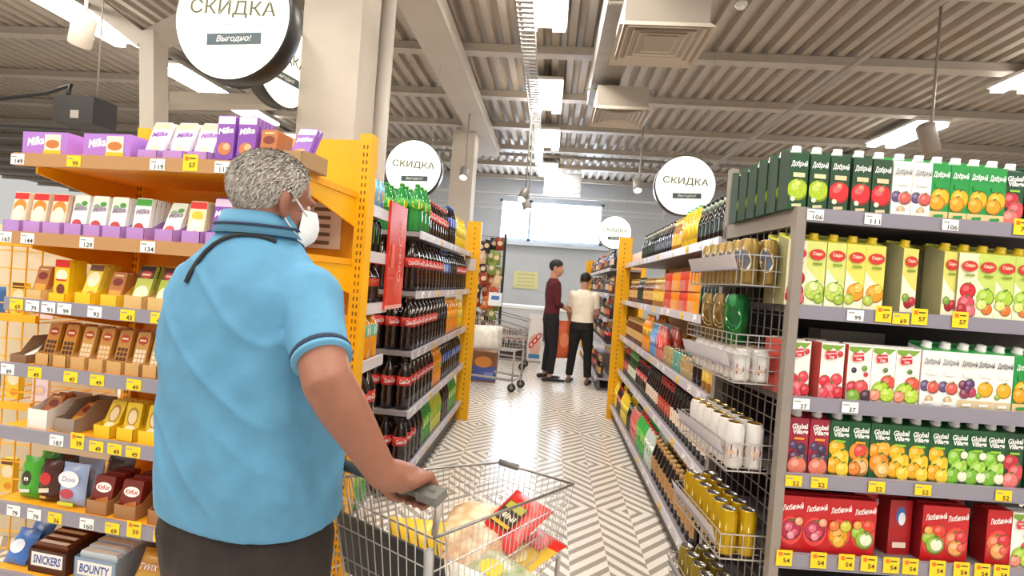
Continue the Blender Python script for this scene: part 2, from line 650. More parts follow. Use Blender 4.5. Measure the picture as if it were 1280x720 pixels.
spot(103, 38, 3.6, 'white cylinder spotlight beside the branching column', SPOTW, 0.24, 0.075, (0.3, 0.45, 0), False)
spot(1160, 172, 4.6, 'grey tilted spotlight above the juice cartons', C('#8a8076', 0.4), 0.26, 0.07, (0.3, -0.5, 0))
spot(580, 216, 8.0, 'small lit spotlight before the far concrete column', C('#8a857f', 0.4), 0.2, 0.07, (-0.5, 0, 0))
spot(797, 232, 8.0, 'small lit spotlight between the two right-hand sale signs', C('#8a857f', 0.4), 0.2, 0.07, (-0.5, 0, 0))
spot(655, 243, 7.6, 'upper lit spotlight of the pair hanging before the windows', C('#7d7770', 0.4), 0.2, 0.07, (-0.5, 0.3, 0))
spot(658, 257, 8.2, 'lower lit spotlight of the pair hanging before the windows', C('#7d7770', 0.4), 0.2, 0.07, (-0.5, -0.3, 0))

# hanging dark box at far left
q = at(107, 142, 4.2)
t = thing('hanging_monitor', 'dark boxy monitor hanging on cables above the chocolate display', 'monitor', q)
ob('casing', MB().box(-0.19, 0.19, -0.12, 0.12, -0.12, 0.12, C('#2b2724', 0.5)), t)
ob('sticker', MB().box(-0.02, 0.06, -0.124, -0.12, -0.08, -0.01, C('#a39c92', 0.6)), t)
ob('cable', MB().tube([(-0.2, 0, 0.1), (-0.16, 0, 0.25), (-0.5, 0.1, 0.2), (-1.2, 0.2, 0.14)], 0.018, BLACK, 6), t)
ob('hanger', MB().tube([(0.1, 0, 0.12), (0.1, 0, 4.28 - q.z)], 0.006, GREY), t)

# ================================================================== product kinds
def shade(col, k):
    c = [int(col[i:i + 2], 16) for i in (1, 3, 5)]
    c = [x * k if k < 1 else 255 - (255 - x) * (2 - k) for x in c]
    return '#%02x%02x%02x' % tuple(int(max(0, min(255, x))) for x in c)


def fruit(p, items):
    for cx, cz, r, col in items:
        p.ell(cx, cz, r, r * 1.02, C(shade(col, 0.72), 0.5))
        p.ell(cx - r * 0.05, cz + r * 0.06, r * 0.9, r * 0.9, C(col, 0.5, noise=0.22, nscale=150))
        p.ell(cx - r * 0.25, cz + r * 0.3, r * 0.42, r * 0.34, C(shade(col, 1.3), 0.5, noise=0.1, nscale=200), 10, 0.5)
        if r > 0.018:
            p.ell(cx + r * 0.1, cz + r * 0.92, r * 0.28, r * 0.1, C('#4f7a30', 0.5), 8, 0.6)


def carton(name, w_, d, h, body, cap=None, top=None, front=None, slope=True, side=None):
    """drink carton with its foot at z=0, front towards -y"""
    P = Proto(name, 'juice carton')
    b = P.part('carton_body')
    bm = C(body, 0.4)
    tm_ = C(top or body, 0.4)
    hx, hy = w_ / 2, d / 2
    if slope:
        z1, z2 = h * 0.88, h * 0.97
        b.add([(-hx, -hy, 0), (hx, -hy, 0), (hx, hy, 0), (-hx, hy, 0), (-hx, -hy, z1), (hx, -hy, z1), (hx, hy, z2), (-hx, hy, z2)],
              [(3, 2, 1, 0), (0, 1, 5, 4), (2, 3, 7, 6)], bm)
        b.add([(-hx, -hy, z1), (hx, -hy, z1), (hx, hy, z2), (-hx, hy, z2)], [(0, 1, 2, 3)], tm_)
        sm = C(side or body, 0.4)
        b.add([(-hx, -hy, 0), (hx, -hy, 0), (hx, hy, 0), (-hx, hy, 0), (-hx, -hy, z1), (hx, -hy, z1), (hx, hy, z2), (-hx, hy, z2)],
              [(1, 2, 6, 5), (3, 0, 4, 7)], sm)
        b.box(-hx * 0.98, hx * 0.98, hy - 0.004, hy - 0.001, z2 - 0.001, z2 + 0.008, tm_)
    else:
        z1 = h
        b.box(-hx, hx, -hy, hy, 0, h, bm)
        b.box(-hx, hx, -0.002, 0.002, h, h + 0.004, bm)
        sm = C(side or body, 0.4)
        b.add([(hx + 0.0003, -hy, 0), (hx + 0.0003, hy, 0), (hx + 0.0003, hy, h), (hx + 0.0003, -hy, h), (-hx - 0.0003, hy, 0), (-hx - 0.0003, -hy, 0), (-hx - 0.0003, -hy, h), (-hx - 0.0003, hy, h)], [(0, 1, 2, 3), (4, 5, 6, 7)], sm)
    if cap:
        c = P.part('screw_cap')
        mx = Matrix.Translation((0, -hy * 0.15, h * 0.925)) @ Matrix.Rotation(-0.25 if slope else 0, 4, 'X').inverted()
        c.lathe([(0.017, -0.004), (0.017, 0.006), (0.0145, 0.007), (0.0145, 0.02), (0.012, 0.022)], C(cap, 0.35), 14, mx=mx)
    if front:
        pr = P.part('front_print')
        front(Print(pr, -hy - 0.0002, clip=(-hx, hx, 0.001, z1 - 0.001)), w_, z1)
    return P


WHT = C('#fbfaf6', 0.5)


def dobry(bgc, lettering, fr, banner, bot=None):
    def f(p, w_, h):
        if bot:
            p.rect(0, h * 0.08, w_ * 0.98, h * 0.14, C(bot, 0.5))
        fruit(p, [(cx * w_, cz * h, r * w_, c) for cx, cz, r, c in fr])
        p.rect(0.02 * w_, h * 0.61, w_ * 0.62, h * 0.08, C(banner, 0.5))
        p.text('Добрый', 0, h * 0.80, w_ * 0.86, C(lettering, 0.5), h=h * 0.13, shear=0.15, bold=0.02)
        p.rect(-0.02 * w_, h * 0.07, w_ * 0.5, h * 0.05, C(banner, 0.5), 0.08)
    return f


def apple(col, hi, st='#5a6b1e'):
    return [(0.02, 0.35, 0.57, col), (0.0, 0.46, 0.16, hi), (-0.22, 0.18, 0.14, '#dfe8c8')]


J = {}
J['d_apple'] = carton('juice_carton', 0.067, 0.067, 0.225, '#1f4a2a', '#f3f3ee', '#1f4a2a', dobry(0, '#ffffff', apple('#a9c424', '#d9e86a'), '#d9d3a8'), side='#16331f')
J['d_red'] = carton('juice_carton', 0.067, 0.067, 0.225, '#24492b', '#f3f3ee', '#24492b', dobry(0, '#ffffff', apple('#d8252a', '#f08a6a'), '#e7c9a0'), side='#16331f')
J['d_fig'] = carton('juice_carton', 0.067, 0.067, 0.225, '#f3f0ea', '#f3f3ee', '#2f9e49', dobry(0, '#7f7f86', [(-0.26, 0.36, 0.3, '#5d4a78'), (0.18, 0.34, 0.36, '#e6b0a0'), (0.18, 0.34, 0.3, '#d9574d'), (0.0, 0.13, 0.2, '#d8b98c')], '#efece6'))
J['d_mango'] = carton('juice_carton', 0.067, 0.067, 0.225, '#1f9440', '#f3f3ee', '#1f9440', dobry(0, '#ffffff', [(0.05, 0.40, 0.5, '#f6b21a'), (-0.12, 0.3, 0.42, '#f39a12')], '#1f9440', '#e8c890'))
J['d_white_fig'] = J['d_fig']
J['d_white_grape'] = carton('juice_carton', 0.067, 0.067, 0.225, '#f3f0ea', '#f3f3ee', '#2f9e49', dobry(0, '#5f5f66', [(-0.22, 0.42, 0.26, '#7b3b58'), (0.14, 0.44, 0.28, '#59396b'), (0.24, 0.3, 0.28, '#b83a55'), (-0.14, 0.27, 0.28, '#8c3a50'), (0.0, 0.36, 0.2, '#6a3560')], '#efece6', '#d8c39a'))
J['d_white_orange'] = carton('juice_carton', 0.067, 0.067, 0.225, '#f3f0ea', '#f3f3ee', '#2f9e49', dobry(0, '#5f5f66', [(0.04, 0.36, 0.42, '#f3a71c'), (-0.3, 0.24, 0.16, '#8fae3a')], '#efece6', '#d8c39a'))


def sady(fr):
    def f(p, w_, h):
        p.poly([(-w_ * .48, h * .02), (w_ * .48, h * .02), (w_ * .48, h * .34), (0, h * .44), (-w_ * .48, h * .6)], C('#eef0d0', 0.5))
        fruit(p, [(cx * w_, cz * h * 1.1, r * w_ * 1.25, c) for cx, cz, r, c in fr])
        p.ell(0.02 * w_, h * 0.8, w_ * 0.42, h * 0.085, C('#c8302a', 0.5))
        p.text('Сады', 0.02 * w_, h * 0.81, w_ * 0.5, C('#f6e7c0', 0.5), h=h * 0.06, bold=0.02)
        p.rect(0.05 * w_, h * 0.66, w_ * 0.5, h * 0.03, C('#7a9a2a', 0.5))
    return f


for key, body, fr in (('s_apple', '#d3d878', [(0, .22, .42, '#b8cf5a'), (-.05, .28, .2, '#dbe79a'), (.25, .12, .22, '#9cbc3a')]),
                      ('s_peach', '#dfd560', [(.08, .24, .38, '#f09a1e'), (.2, .3, .2, '#f7c04a'), (-.25, .14, .22, '#b7c24a')]),
                      ('s_cherry', '#dcd56e', [(.0, .15, .24, '#a81c28'), (.24, .17, .2, '#c42a34'), (-.2, .22, .18, '#7da03a')]),
                      ('s_currant', '#efe6c0', [(.05, .38, .34, '#c8212c'), (0, .2, .36, '#d7455a'), (.2, .1, .26, '#e06a76'), (-.25, .12, .22, '#b81f30')]),
                      ('s_green', '#c3d468', [(0, .3, .38, '#a4c83a'), (.1, .14, .24, '#e07a2a'), (-.2, .2, .22, '#d6e07a')])):
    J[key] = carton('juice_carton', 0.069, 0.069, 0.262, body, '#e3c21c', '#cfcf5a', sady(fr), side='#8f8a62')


def fam(fr):
    def f(p, w_, h):
        p.poly([(-w_ * .48, h * .9), (-w_ * .2, h * .84), (0, h * .92), (w_ * .2, h * .86), (w_ * .48, h * .97), (-w_ * .48, h * .97)], C('#7ea53c', 0.5))
        fruit(p, [(cx * w_ * 1.1, cz * h * 1.05, r * w_ * (1.25 if r > 0.15 else 1), c) for cx, cz, r, c in fr])
        p.rect(-0.12 * w_, h * 0.79, w_ * 0.46, h * 0.14, C('#cf2030', 0.5), 0.12)
        p.text('Фруктовый', -0.12 * w_, h * 0.815, w_ * 0.4, WHT, h=h * 0.045, rot=0.12, bold=0.02)
        p.text('Сад', -0.1 * w_, h * 0.755, w_ * 0.22, WHT, h=h * 0.05, rot=0.12, bold=0.02)
    return f


for key, fr in (('f_cherry', [(-.25, .3, .2, '#d8273a'), (.2, .34, .2, '#e0404c'), (0, .14, .3, '#e55a66'), (.3, .12, .2, '#cf2a3a'), (-.32, .1, .2, '#e0485a'), (.25, .78, .12, '#cf2a35')]),
                ('f_berry', [(-.2, .52, .12, '#3a3040'), (.2, .56, .12, '#6d9a34'), (.26, .46, .1, '#c8303a'), (-.25, .22, .22, '#c8303a'), (.1, .24, .24, '#d84a50'), (.3, .1, .2, '#4a2a3a'), (-.2, .08, .24, '#7fa83a')]),
                ('f_apple', [(.2, .34, .26, '#e0503c'), (-.05, .2, .32, '#a8cc30'), (.2, .14, .26, '#b8d444'), (-.28, .12, .2, '#f09070'), (.06, .56, .1, '#4f7a34')])):
    J[key] = carton('juice_carton', 0.085, 0.068, 0.198, '#f6efe8', None, None, fam(fr), slope=False, side='#c9574c')


def gvill(fr, ban):
    def f(p, w_, h):
        fruit(p, [(cx * w_ * 1.15, cz * h, r * w_ * 1.28, c) for cx, cz, r, c in fr])
        p.text('Global', 0, h * 0.86, w_ * 0.8, WHT, h=h * 0.1, rot=0.05, bold=0.03, shear=0.1)
        p.text('Village', 0.04 * w_, h * 0.75, w_ * 0.76, WHT, h=h * 0.115, rot=0.05, bold=0.03, shear=0.1)
        p.rect(0, h * 0.635, w_ * 0.5, h * 0.04, C(ban, 0.5))
    return f


for key, body, fr, ban in (('g_berry', '#a3243a', [(-.2, .5, .18, '#4a3a5c'), (.15, .45, .2, '#3a3350'), (.25, .28, .2, '#4a2f4e'), (-.15, .3, .2, '#5a3a58'), (0, .12, .4, '#e07a62')], '#f0963a'),
                          ('g_orange', '#1d5a30', [(-.1, .5, .34, '#f2b01a'), (.12, .3, .42, '#f6bf22'), (-.2, .18, .34, '#f0a818'), (.2, .12, .3, '#f8cc3c')], '#8fc43a'),
                          ('g_grapefruit', '#1f5a34', [(0, .45, .4, '#f0912a'), (.05, .48, .26, '#e64a40'), (.1, .2, .4, '#f0a03a'), (.1, .18, .28, '#f7b87a'), (-.2, .15, .28, '#e8842a')], '#e8962a'),
                          ('g_tangerine', '#1f5a34', [(-.2, .5, .3, '#f2a02a'), (.2, .54, .3, '#f5ac34'), (0, .28, .42, '#f08c1e'), (.15, .16, .34, '#f7b04a'), (.15, .16, .2, '#f9cf8a')], '#f0b43a'),
                          ('g_apple', '#1a5a30', [(-.1, .48, .36, '#86c23a'), (.15, .28, .4, '#9ccc44'), (-.2, .14, .34, '#7ab832'), (.25, .14, .22, '#eef0cc'), (.25, .54, .16, '#eef0cc')], '#8fc43a'),
                          ('g_cherry', '#1d4a2e', [(-.1, .46, .34, '#c0303a'), (.15, .28, .36, '#d84a50'), (-.1, .12, .36, '#e87a74')], '#8fc43a')):
    J[key] = carton('juice_carton', 0.070, 0.058, 0.22, body, '#f3f1ec', None, gvill(fr, ban), side=body)


def lub(fr, plain=False):
    def f(p, w_, h):
        p.ell(0, h * 0.38, w_ * 0.47, h * 0.26, C('#e4483e', 0.5))
        fruit(p, [(cx * w_ * 1.05, cz * h, r * w_ * 1.1, c) for cx, cz, r, c in fr])
        if not plain:
            p.text('Любимый', 0, h * 0.82, w_ * 0.88, WHT, h=h * 0.11, rot=0.16, shear=0.3, bold=0.015)
        p.rect(0, h * 0.05, w_ * 0.9, h * 0.03, C('#9a1016', 0.5))
    return f


for key, fr in (('l_pom', [(0, .4, .4, '#b82848'), (-.1, .44, .16, '#e06a80'), (.15, .36, .14, '#d8506a'), (0, .3, .16, '#e88a98'), (.28, .56, .16, '#e8a07a')]),
                ('l_orange', [(0, .34, .38, '#f29a1c'), (0, .24, .24, '#f7b23a'), (.24, .52, .22, '#c9c23a'), (-.22, .52, .2, '#ee7a3a')]),
                ('l_apple', [(.2, .54, .26, '#e0402a'), (-.2, .42, .26, '#9cc23a'), (.05, .3, .34, '#8fb834'), (.1, .3, .24, '#f1f0cf'), (-.26, .56, .16, '#f0a04a')]),
                ('l_mix', [(-.1, .4, .34, '#e6744a'), (.2, .46, .24, '#d8303a'), (0, .26, .3, '#f0a25c'), (.2, .28, .16, '#e85a4a')])):
    J[key] = carton('juice_carton', 0.087, 0.06, 0.2, '#c4161c', None, None, lub(fr), slope=False, side='#7d1016')  # both side faces take a darker red than the front


def lub_back(p, w_, h):
    p.ell(0, h * 0.72, w_ * 0.22, h * 0.16, C('#3c64a8', 0.5))
    p.ell(0.05 * w_, h * 0.66, w_ * 0.16, h * 0.12, C('#e9eef4', 0.5))
    p.rect(0, h * 0.4, w_ * 0.7, h * 0.12, C('#b3141a', 0.5))
    p.rect(0, h * 0.18, w_ * 0.6, h * 0.1, C('#f0d9cc', 0.5))


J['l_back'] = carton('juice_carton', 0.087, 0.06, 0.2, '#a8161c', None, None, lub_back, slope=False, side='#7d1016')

# ------------------------------------------------------------------ cans and bottles
K = {}


def can(key, body, lidc='#cfcac2', art=None, r=0.033, h=0.165, rough=0.28, metal=0.5):
    P = Proto('drink_can', 'can')
    P.part('can_body').lathe([(r * 0.8, 0), (r, 0.01), (r, h - 0.018), (r * 0.82, h - 0.004), (r * 0.82, h)], C(body, rough, metal), 16)
    P.part('can_lid').lathe([(r * 0.79, h + 0.0002), (r * 0.79, h + 0.001), (r * 0.7, h + 0.0012), (r * 0.68, h - 0.002)], C(lidc, 0.25, 0.9), 14)
    if art:
        art(Print(P.part('can_print'), -r - 0.0002, radius=r), r, h)
    K[key] = P
    return P


def a_shield(c1, c2):
    def f(p, r, h):
        p.ell(0, h * 0.55, r * 0.75, h * 0.28, C(c1, 0.4), rot=0.2)
        p.ell(0, h * 0.55, r * 0.5, h * 0.2, C(c2, 0.4), rot=0.2)
        p.rect(0, h * 0.56, r * 1.3, h * 0.07, C('#e8e4da', 0.4), 0.5)
    return f


def a_red(p, r, h):
    p.ell(0, h * 0.38, r * 1.0, h * 0.16, C('#9a3f28', 0.45))
    p.ell(0.1 * r, h * 0.36, r * 0.5, h * 0.06, C('#d9b08c', 0.45))
    p.ell(r * 2.4, h * 0.36, r * 0.95, h * 0.13, C('#a84a30', 0.45))
    p.ell(-r * 2.4, h * 0.36, r * 0.95, h * 0.13, C('#a84a30', 0.45))


def a_yel(p, r, h):
    p.rect(0, h * 0.5, r * 0.9, h * 0.5, C('#e8c81a', 0.4))
    p.rect(0, h * 0.62, r * 0.8, h * 0.12, C('#f7ecb0', 0.4))
    p.rect(0, h * 0.36, r * 0.7, h * 0.06, C('#a8890c', 0.4))


can('gold', '#8a6f35', art=a_shield('#d8d2c4', '#4a5f86'))
can('gold_tall', '#6b5220', art=a_shield('#c8b48c', '#7a6238'), r=0.045, h=0.19)
can('green_tall', '#14602a', art=a_shield('#2f8a44', '#0f4a20'), r=0.045, h=0.19)
can('white', '#d9d5d0', '#d8b45a', art=a_red, metal=0.15)
can('yellow_can', '#bd9705', art=a_yel, metal=0.4)
can('khaki', '#8f7a2c', art=a_yel)
can('blue_small', '#7fb4d8', art=lambda p, r, h: (p.ell(0, h * .5, r * .8, h * .2, C('#e0a83a', 0.4)), p.rect(0, h * .82, r * 1.2, h * .1, WHT)), r=0.029, h=0.145)
can('black_green', '#1c201c', art=lambda p, r, h: (p.rect(0, h * .55, r * 1.0, h * .5, C('#7cc424', 0.4), 0.3), p.rect(0, h * .85, r * 1.6, h * .08, C('#58b83a', 0.4))), r=0.028, h=0.16)
can('tan', '#c9b078', art=a_shield('#e8dfc8', '#c08a4a'), r=0.031, h=0.12)
can('teal', '#6fb8a4', art=a_shield('#e8efe8', '#3f8a78'), r=0.031, h=0.12)


def bottle(key, kind, r, h, body, label, cap, lab=(0.42, 0.64), shape='pet', letter=None, lcol='#ffffff', neck=None, n=16, name='soda_bottle', cat='bottle', extra=None, rough=0.12):
    P = Proto(name, cat)
    B = C(body, rough, coat=0.4)
    rn = 0.014 if shape != 'glass' else 0.013
    if shape == 'pet':
        prof = [(r * 0.7, 0), (r, h * 0.05), (r, h * 0.3), (r * 0.93, h * 0.4), (r, h * 0.46), (r, h * 0.66), (r * 0.86, h * 0.75), (r * 0.5, h * 0.87), (rn, h * 0.93), (rn, h * 0.96)]
    elif shape == 'square':
        prof = [(r * 0.9, 0), (r, h * 0.03), (r, h * 0.7), (r * 0.8, h * 0.8), (rn * 1.3, h * 0.9), (rn * 1.3, h * 0.95)]
    else:
        prof = [(r * 0.85, 0), (r, h * 0.03), (r, h * 0.56), (r * 0.75, h * 0.66), (rn * 1.15, h * 0.8), (rn, h * 0.96)]
    P.part('bottle_body').lathe(prof, B, n)
    rc = rn * 1.12
    P.part('bottle_cap').lathe([(rc, h * 0.945), (rc, h * 0.995), (rc * 0.85, h)], C(cap, 0.35), 12)
    rl = r * 1.012
    L = P.part('label')
    if shape == 'glass':
        Print(L, -rl, radius=rl).put([(rl * (-1.25 + 2.5 * i / 10), h * lab[j]) for j in (0, 1) for i in range(11)], [(i, i + 1, i + 12, i + 11) for i in range(10)], C(label, 0.4))
    else:
        L.lathe([(rl, h * lab[0]), (rl, h * lab[1])], C(label, 0.4), n)
    if neck:
        P.part('neck_label').lathe([(rn * 1.25 + 0.002, h * 0.8), (rn * 1.1 + 0.002, h * 0.92)], C(neck, 0.4), 12)
    zc_ = h * (lab[0] + lab[1]) / 2
    lh = h * (lab[1] - lab[0])
    if letter or extra:
        p = Print(P.part('lettering'), -rl - 0.0004, radius=rl)
        if extra:
            extra(p, rl, zc_, lh)
        if letter:
            p.text(letter, 0, zc_, r * 1.45, C(lcol, 0.5), h=lh * 0.5, shear=0.3, bold=0.012, rot=0.08)
    K[key] = P
    return P


def x_stripes(c):
    return lambda p, r, z, h: (p.rect(0, z + h * 0.42, r * 2.6, h * 0.06, C(c, 0.5)), p.rect(0, z - h * 0.42, r * 2.6, h * 0.06, C(c, 0.5)))


def x_oval(c):
    return lambda p, r, z, h: (p.ell(0, z, r * 0.8, h * 0.36, C(c, 0.5)),)


bottle('cola', 'cola', 0.047, 0.32, '#1e0d09', '#c8281e', '#2a1512', (0.47, 0.65), letter='Coca-Cola', extra=x_stripes('#e8b89a'))
bottle('cola_small', 'cola', 0.036, 0.25, '#1e0d09', '#c8281e', '#c8281e', (0.47, 0.68), letter='Coca-Cola', extra=x_stripes('#e8b89a'))
bottle('cola_plain', 'cola', 0.045, 0.32, '#160b09', '#2a1a18', '#2b2424', (0.47, 0.62), extra=x_oval('#5b4036'))
bottle('pepsi', 'cola', 0.044, 0.31, '#1a1014', '#2248a8', '#2a58b8', (0.45, 0.68), extra=x_oval('#d9e4f2'))
bottle('sprite', 'lemon', 0.044, 0.30, '#24843c', '#3a9e36', '#3a9e36', (0.45, 0.68), extra=x_oval('#e8d83a'))
bottle('green', 'lemon', 0.042, 0.29, '#3f9a3a', '#7cc43a', '#3f9a3a', (0.4, 0.66), extra=x_oval('#e9efb0'))
bottle('limonade', 'lemon', 0.042, 0.29, '#c8c83a', '#b6d13a', '#d8d23a', (0.4, 0.66), extra=x_oval('#6aa83a'))
bottle('orange', 'orange', 0.045, 0.3, '#f0920a', '#f2a21c', '#f0a21a', (0.4, 0.64), extra=x_oval('#3f9a4a'))
bottle('orange_square', 'juice', 0.042, 0.215, '#ee9a10', '#7cc4a4', '#f2e8d8', (0.5, 0.75), 'square', extra=x_oval('#e8efe0'))
bottle('yellow', 'lemon', 0.04, 0.27, '#e9c62a', '#f2dc5a', '#e9c62a', (0.4, 0.66), extra=x_oval('#c89a1a'))
bottle('yellow_teal', 'lemon', 0.038, 0.25, '#e6bb1c', '#efca34', '#3fb0a8', (0.2, 0.6), 'square', neck='#3fb0a8', extra=x_oval('#d69a14'))
bottle('brown_red', 'kvass', 0.036, 0.185, '#2a110a', '#c8401c', '#4a2a1a', (0.45, 0.66), extra=x_stripes('#e8c08a'))
bottle('beer_dark', 'beer', 0.032, 0.235, '#15100e', '#1c2420', '#1e2a22', (0.2, 0.5), 'glass', neck='#8a9a86', extra=x_oval('#5b7a5a'), name='beer_bottle')
bottle('beer_blue', 'beer', 0.032, 0.235, '#1c1414', '#38465e', '#3a3f4a', (0.2, 0.5), 'glass', neck='#a8a08c', extra=x_oval('#c9c2b0'), name='beer_bottle')
bottle('beer_amber', 'beer', 0.031, 0.225, '#6a2e0c', '#d8b06a', '#c89a3a', (0.2, 0.52), 'glass', neck='#d8b06a', extra=x_oval('#a8381c'), name='beer_bottle')
bottle('beer_gold', 'beer', 0.031, 0.225, '#a8701a', '#e2b83c', '#d8b040', (0.2, 0.52), 'glass', neck='#e8d28a', extra=x_oval('#f2e6bc'), name='beer_bottle')
bottle('beer_white', 'beer', 0.034, 0.27, '#1d0f0c', '#e6d6c4', '#2a1a1a', (0.2, 0.5), 'glass', neck='#2a1a16', extra=x_oval('#c8642c'), name='beer_bottle')
bottle('beer_red', 'beer', 0.034, 0.27, '#2a0e0c', '#b8382a', '#b02a26', (0.2, 0.5), 'glass', neck='#b8382a', extra=x_oval('#e8c9a0'), name='beer_bottle')
bottle('beer_tan', 'beer', 0.036, 0.275, '#1a0e0a', '#b88a54', '#caa05a', (0.2, 0.52), 'glass', neck='#b88a54', extra=x_oval('#6a3a1c'), name='beer_bottle')
bottle('beer_green', 'beer', 0.034, 0.27, '#1f4a24', '#d8d8c4', '#5a9a4a', (0.2, 0.5), 'glass', neck='#7aa86a', extra=x_oval('#2f7a3a'), name='beer_bottle')
bottle('pink', 'soda', 0.036, 0.25, '#d8746a', '#d8483e', '#e0a8a0', (0.3, 0.66), extra=x_oval('#f2c8c0'))
bottle('blue', 'soda', 0.036, 0.25, '#6a9ac8', '#5a8ad0', '#c8dcec', (0.3, 0.66), extra=x_oval('#d8e8f4'))
bottle('lime', 'soda', 0.04, 0.28, '#3fb04a', '#58b83a', '#e8483a', (0.35, 0.66), extra=x_oval('#d8efb0'))
bottle('clear', 'soda', 0.04, 0.28, '#c8d2cc', '#e8ece4', '#d8483a', (0.35, 0.66), extra=x_oval('#5aa85a'))


def pack(key, c1, c2):
    """film-wrapped block of six cans"""
    P = Proto('can_multipack', 'drink pack')
    r, h = 0.033, 0.125
    for a in range(3):
        for b in range(2):
            P.part('can').lathe([(r * 0.85, 0.002), (r, 0.01), (r, h - 0.015), (r * 0.8, h)], C(c1, 0.3, 0.2), 12, ((a - 1) * 2 * r, (b - 0.5) * 2 * r, 0))
    fm = P.part('film')
    pts = []
    R = r * 1.04
    for cx, a0, a1 in ((2 * r, -90, 0), (2 * r, 0, 90)):
        for k in range(5):
            a = math.radians(a0 + (a1 - a0) * k / 4)
            oy = -r if a0 < 0 else r
            pts.append((cx + R * math.cos(a), oy + R * math.sin(a)))
    pts += [(-x_, -y_) for x_, y_ in pts]
    fm.prism(pts, 'z', 0.0, h * 0.55, C(c2, 0.15, coat=0.5))
    K[key] = P


pack('pack_red', '#d0432a', '#d8543a')
pack('pack_orange', '#e88a1c', '#ec9a2c')

# ------------------------------------------------------------------ shop furniture helpers
TAGS = {}


def price_tag(parent, loc, num, yellow, rz=0.0, big=False):
    key = (num, yellow, big)
    if key not in TAGS:
        w_, h = (0.056, 0.056) if big else (0.058, 0.038)
        mb = MB().box(-w_ / 2, w_ / 2, -0.001, 0.0, -h / 2, h / 2, PAPER_Y if yellow else PAPER_W)
        p = Print(mb, -0.0012, step=0.0004)
        if big:
            p.rect(-0.014, 0.014, 0.014, 0.014, C('#e8741a', 0.6))
            p.rect(0.008, 0.015, 0.024, 0.004, INK)
        else:
            p.rect(-0.014, 0.009, 0.022, 0.004, C('#9a948a', 0.6))
        p.text(num, 0.008, -0.008, 0.0115 * len(num), INK, h=0.016, bold=0.01)
        TAGS[key] = mb.build('price_tag')
    return ob('price_tag', TAGS[key], parent, loc, rz)


def grid_panel(x0, x1, z0, z1, step, mat, r=0.0022, axis='x', at_=0.0):
    mb = MB()

    def P(u, z):
        return (u, at_, z) if axis == 'x' else (at_, u, z)
    k = int(round((x1 - x0) / step))
    for i in range(k + 1):
        u = x0 + (x1 - x0) * i / k
        mb.wire(P(u, z0), P(u, z1), r, mat)
    k = int(round((z1 - z0) / step))
    for i in range(k + 1):
        z = z0 + (z1 - z0) * i / k
        mb.wire(P(x0, z), P(x1, z), r, mat)
    return mb

# ================================================================== juice end display (right)
R_ = Frame((0.85, 1.81, 0), math.radians(5))
RZ = [1.735, 1.395, 1.072, 0.80, 0.515, 0.2]
W_R, D_R = 1.4, 0.45
gd = thing('juice_display', 'grey shelf display filled with juice cartons', 'shelving', R_.o, R_.rz)
PST = C('#978d84', 0.4, metal=0.3)
for xx, nm in ((0.0, 'post'), (W_R, 'post')):
    ob(nm, MB().box(xx - 0.012, xx + 0.022, -0.004, 0.03, 0, 1.74, PST), gd)
    ob(nm, MB().box(xx - 0.012, xx + 0.022, 0.55, 0.585, 0, 2.0, PST), gd)
ob('back_panel', MB().box(0.02, W_R, 0.5, 0.52, 0.0, 1.74, C('#3a2f2c', 0.6)), gd)
for i, z in enumerate(RZ):
    s = ob('shelf', MB().box(0.012, W_R, 0.015, 0.5, z - 0.028, z, C('#6d6669', 0.45)), gd)
    m = MB().box(0.022, W_R, -0.003, 0.015, z - 0.045, z + 0.004, RAIL)
    m.box(0.022, W_R, -0.006, -0.003, z - 0.045, z - 0.041, RAIL)
    ob('price_rail', m, s)
ob('grid_panel', grid_panel(0.03, 0.56, 0.05, 1.68, 0.055, C('#8f8880', 0.35, 0.6), 0.0025, 'y', 0.004), gd)
ob('top_edge', MB().box(-0.012, 0.02, 0.03, 0.58, 1.675, 1.735, PST), gd)

for row, px, num, yl, big in ((0, 1018, '106', 0, 0), (0, 1090, '111', 0, 0), (0, 1187, '106', 0, 0), (0, 1276, '71', 1, 1),
                              (1, 1068, '', 0, 0), (1, 1103, '57', 1, 1), (1, 1125, '69', 1, 0), (1, 1148, '57', 1, 1), (1, 1199, '57', 1, 1),
                              (2, 1000, '37', 0, 0), (2, 1061, '37', 0, 0),
                              (3, 990, '52', 1, 0), (3, 1022, '52', 1, 0), (3, 1094, '52', 1, 0), (3, 1152, '52', 1, 0), (3, 1253, '52', 1, 0),
                              (4, 978, '54', 1, 1), (4, 1021, '54', 1, 1), (4, 1056, '54', 1, 1), (4, 1084, '54', 1, 1), (4, 1112, '54', 1, 1), (4, 1136, '54', 1, 1), (4, 1170, '54', 1, 1), (4, 1200, '54', 1, 1), (4, 1226, '54', 1, 1), (4, 1250, '54', 1, 1)):
    x, _ = R_.hit(px, (266, 388, 507, 608, 706)[row])
    price_tag(gd, (x, -0.0065, RZ[row] - 0.02 + (0.012 if big else 0)), num or '99', yl, 0, big)

ROW = ('on the top juice shelf', 'on the second juice shelf', 'on the middle juice shelf', 'on the fourth juice shelf', 'on the lowest juice shelf')


def jrow(row, px, kind, label, deep=1, turn=0.0, dy=0.0):
    py = (215, 338, 465, 560, 665)[row]
    P = J[kind]
    x, _ = R_.hit(px, py)
    d = 0.078
    for k in range(deep):
        if deep > 3:
            label = 'dark green apple juice carton ' + ('standing at the corner post of the top juice shelf' if k == 0 else 'in the row running back behind the corner carton')
        P.place(R_.p(x + random.uniform(-.001, .001), 0.055 + dy + k * d, RZ[row]), R_.rz + turn + random.uniform(-.03, .03), label, label if len(label.split()) < 9 else ' '.join(label.split()[:8]))


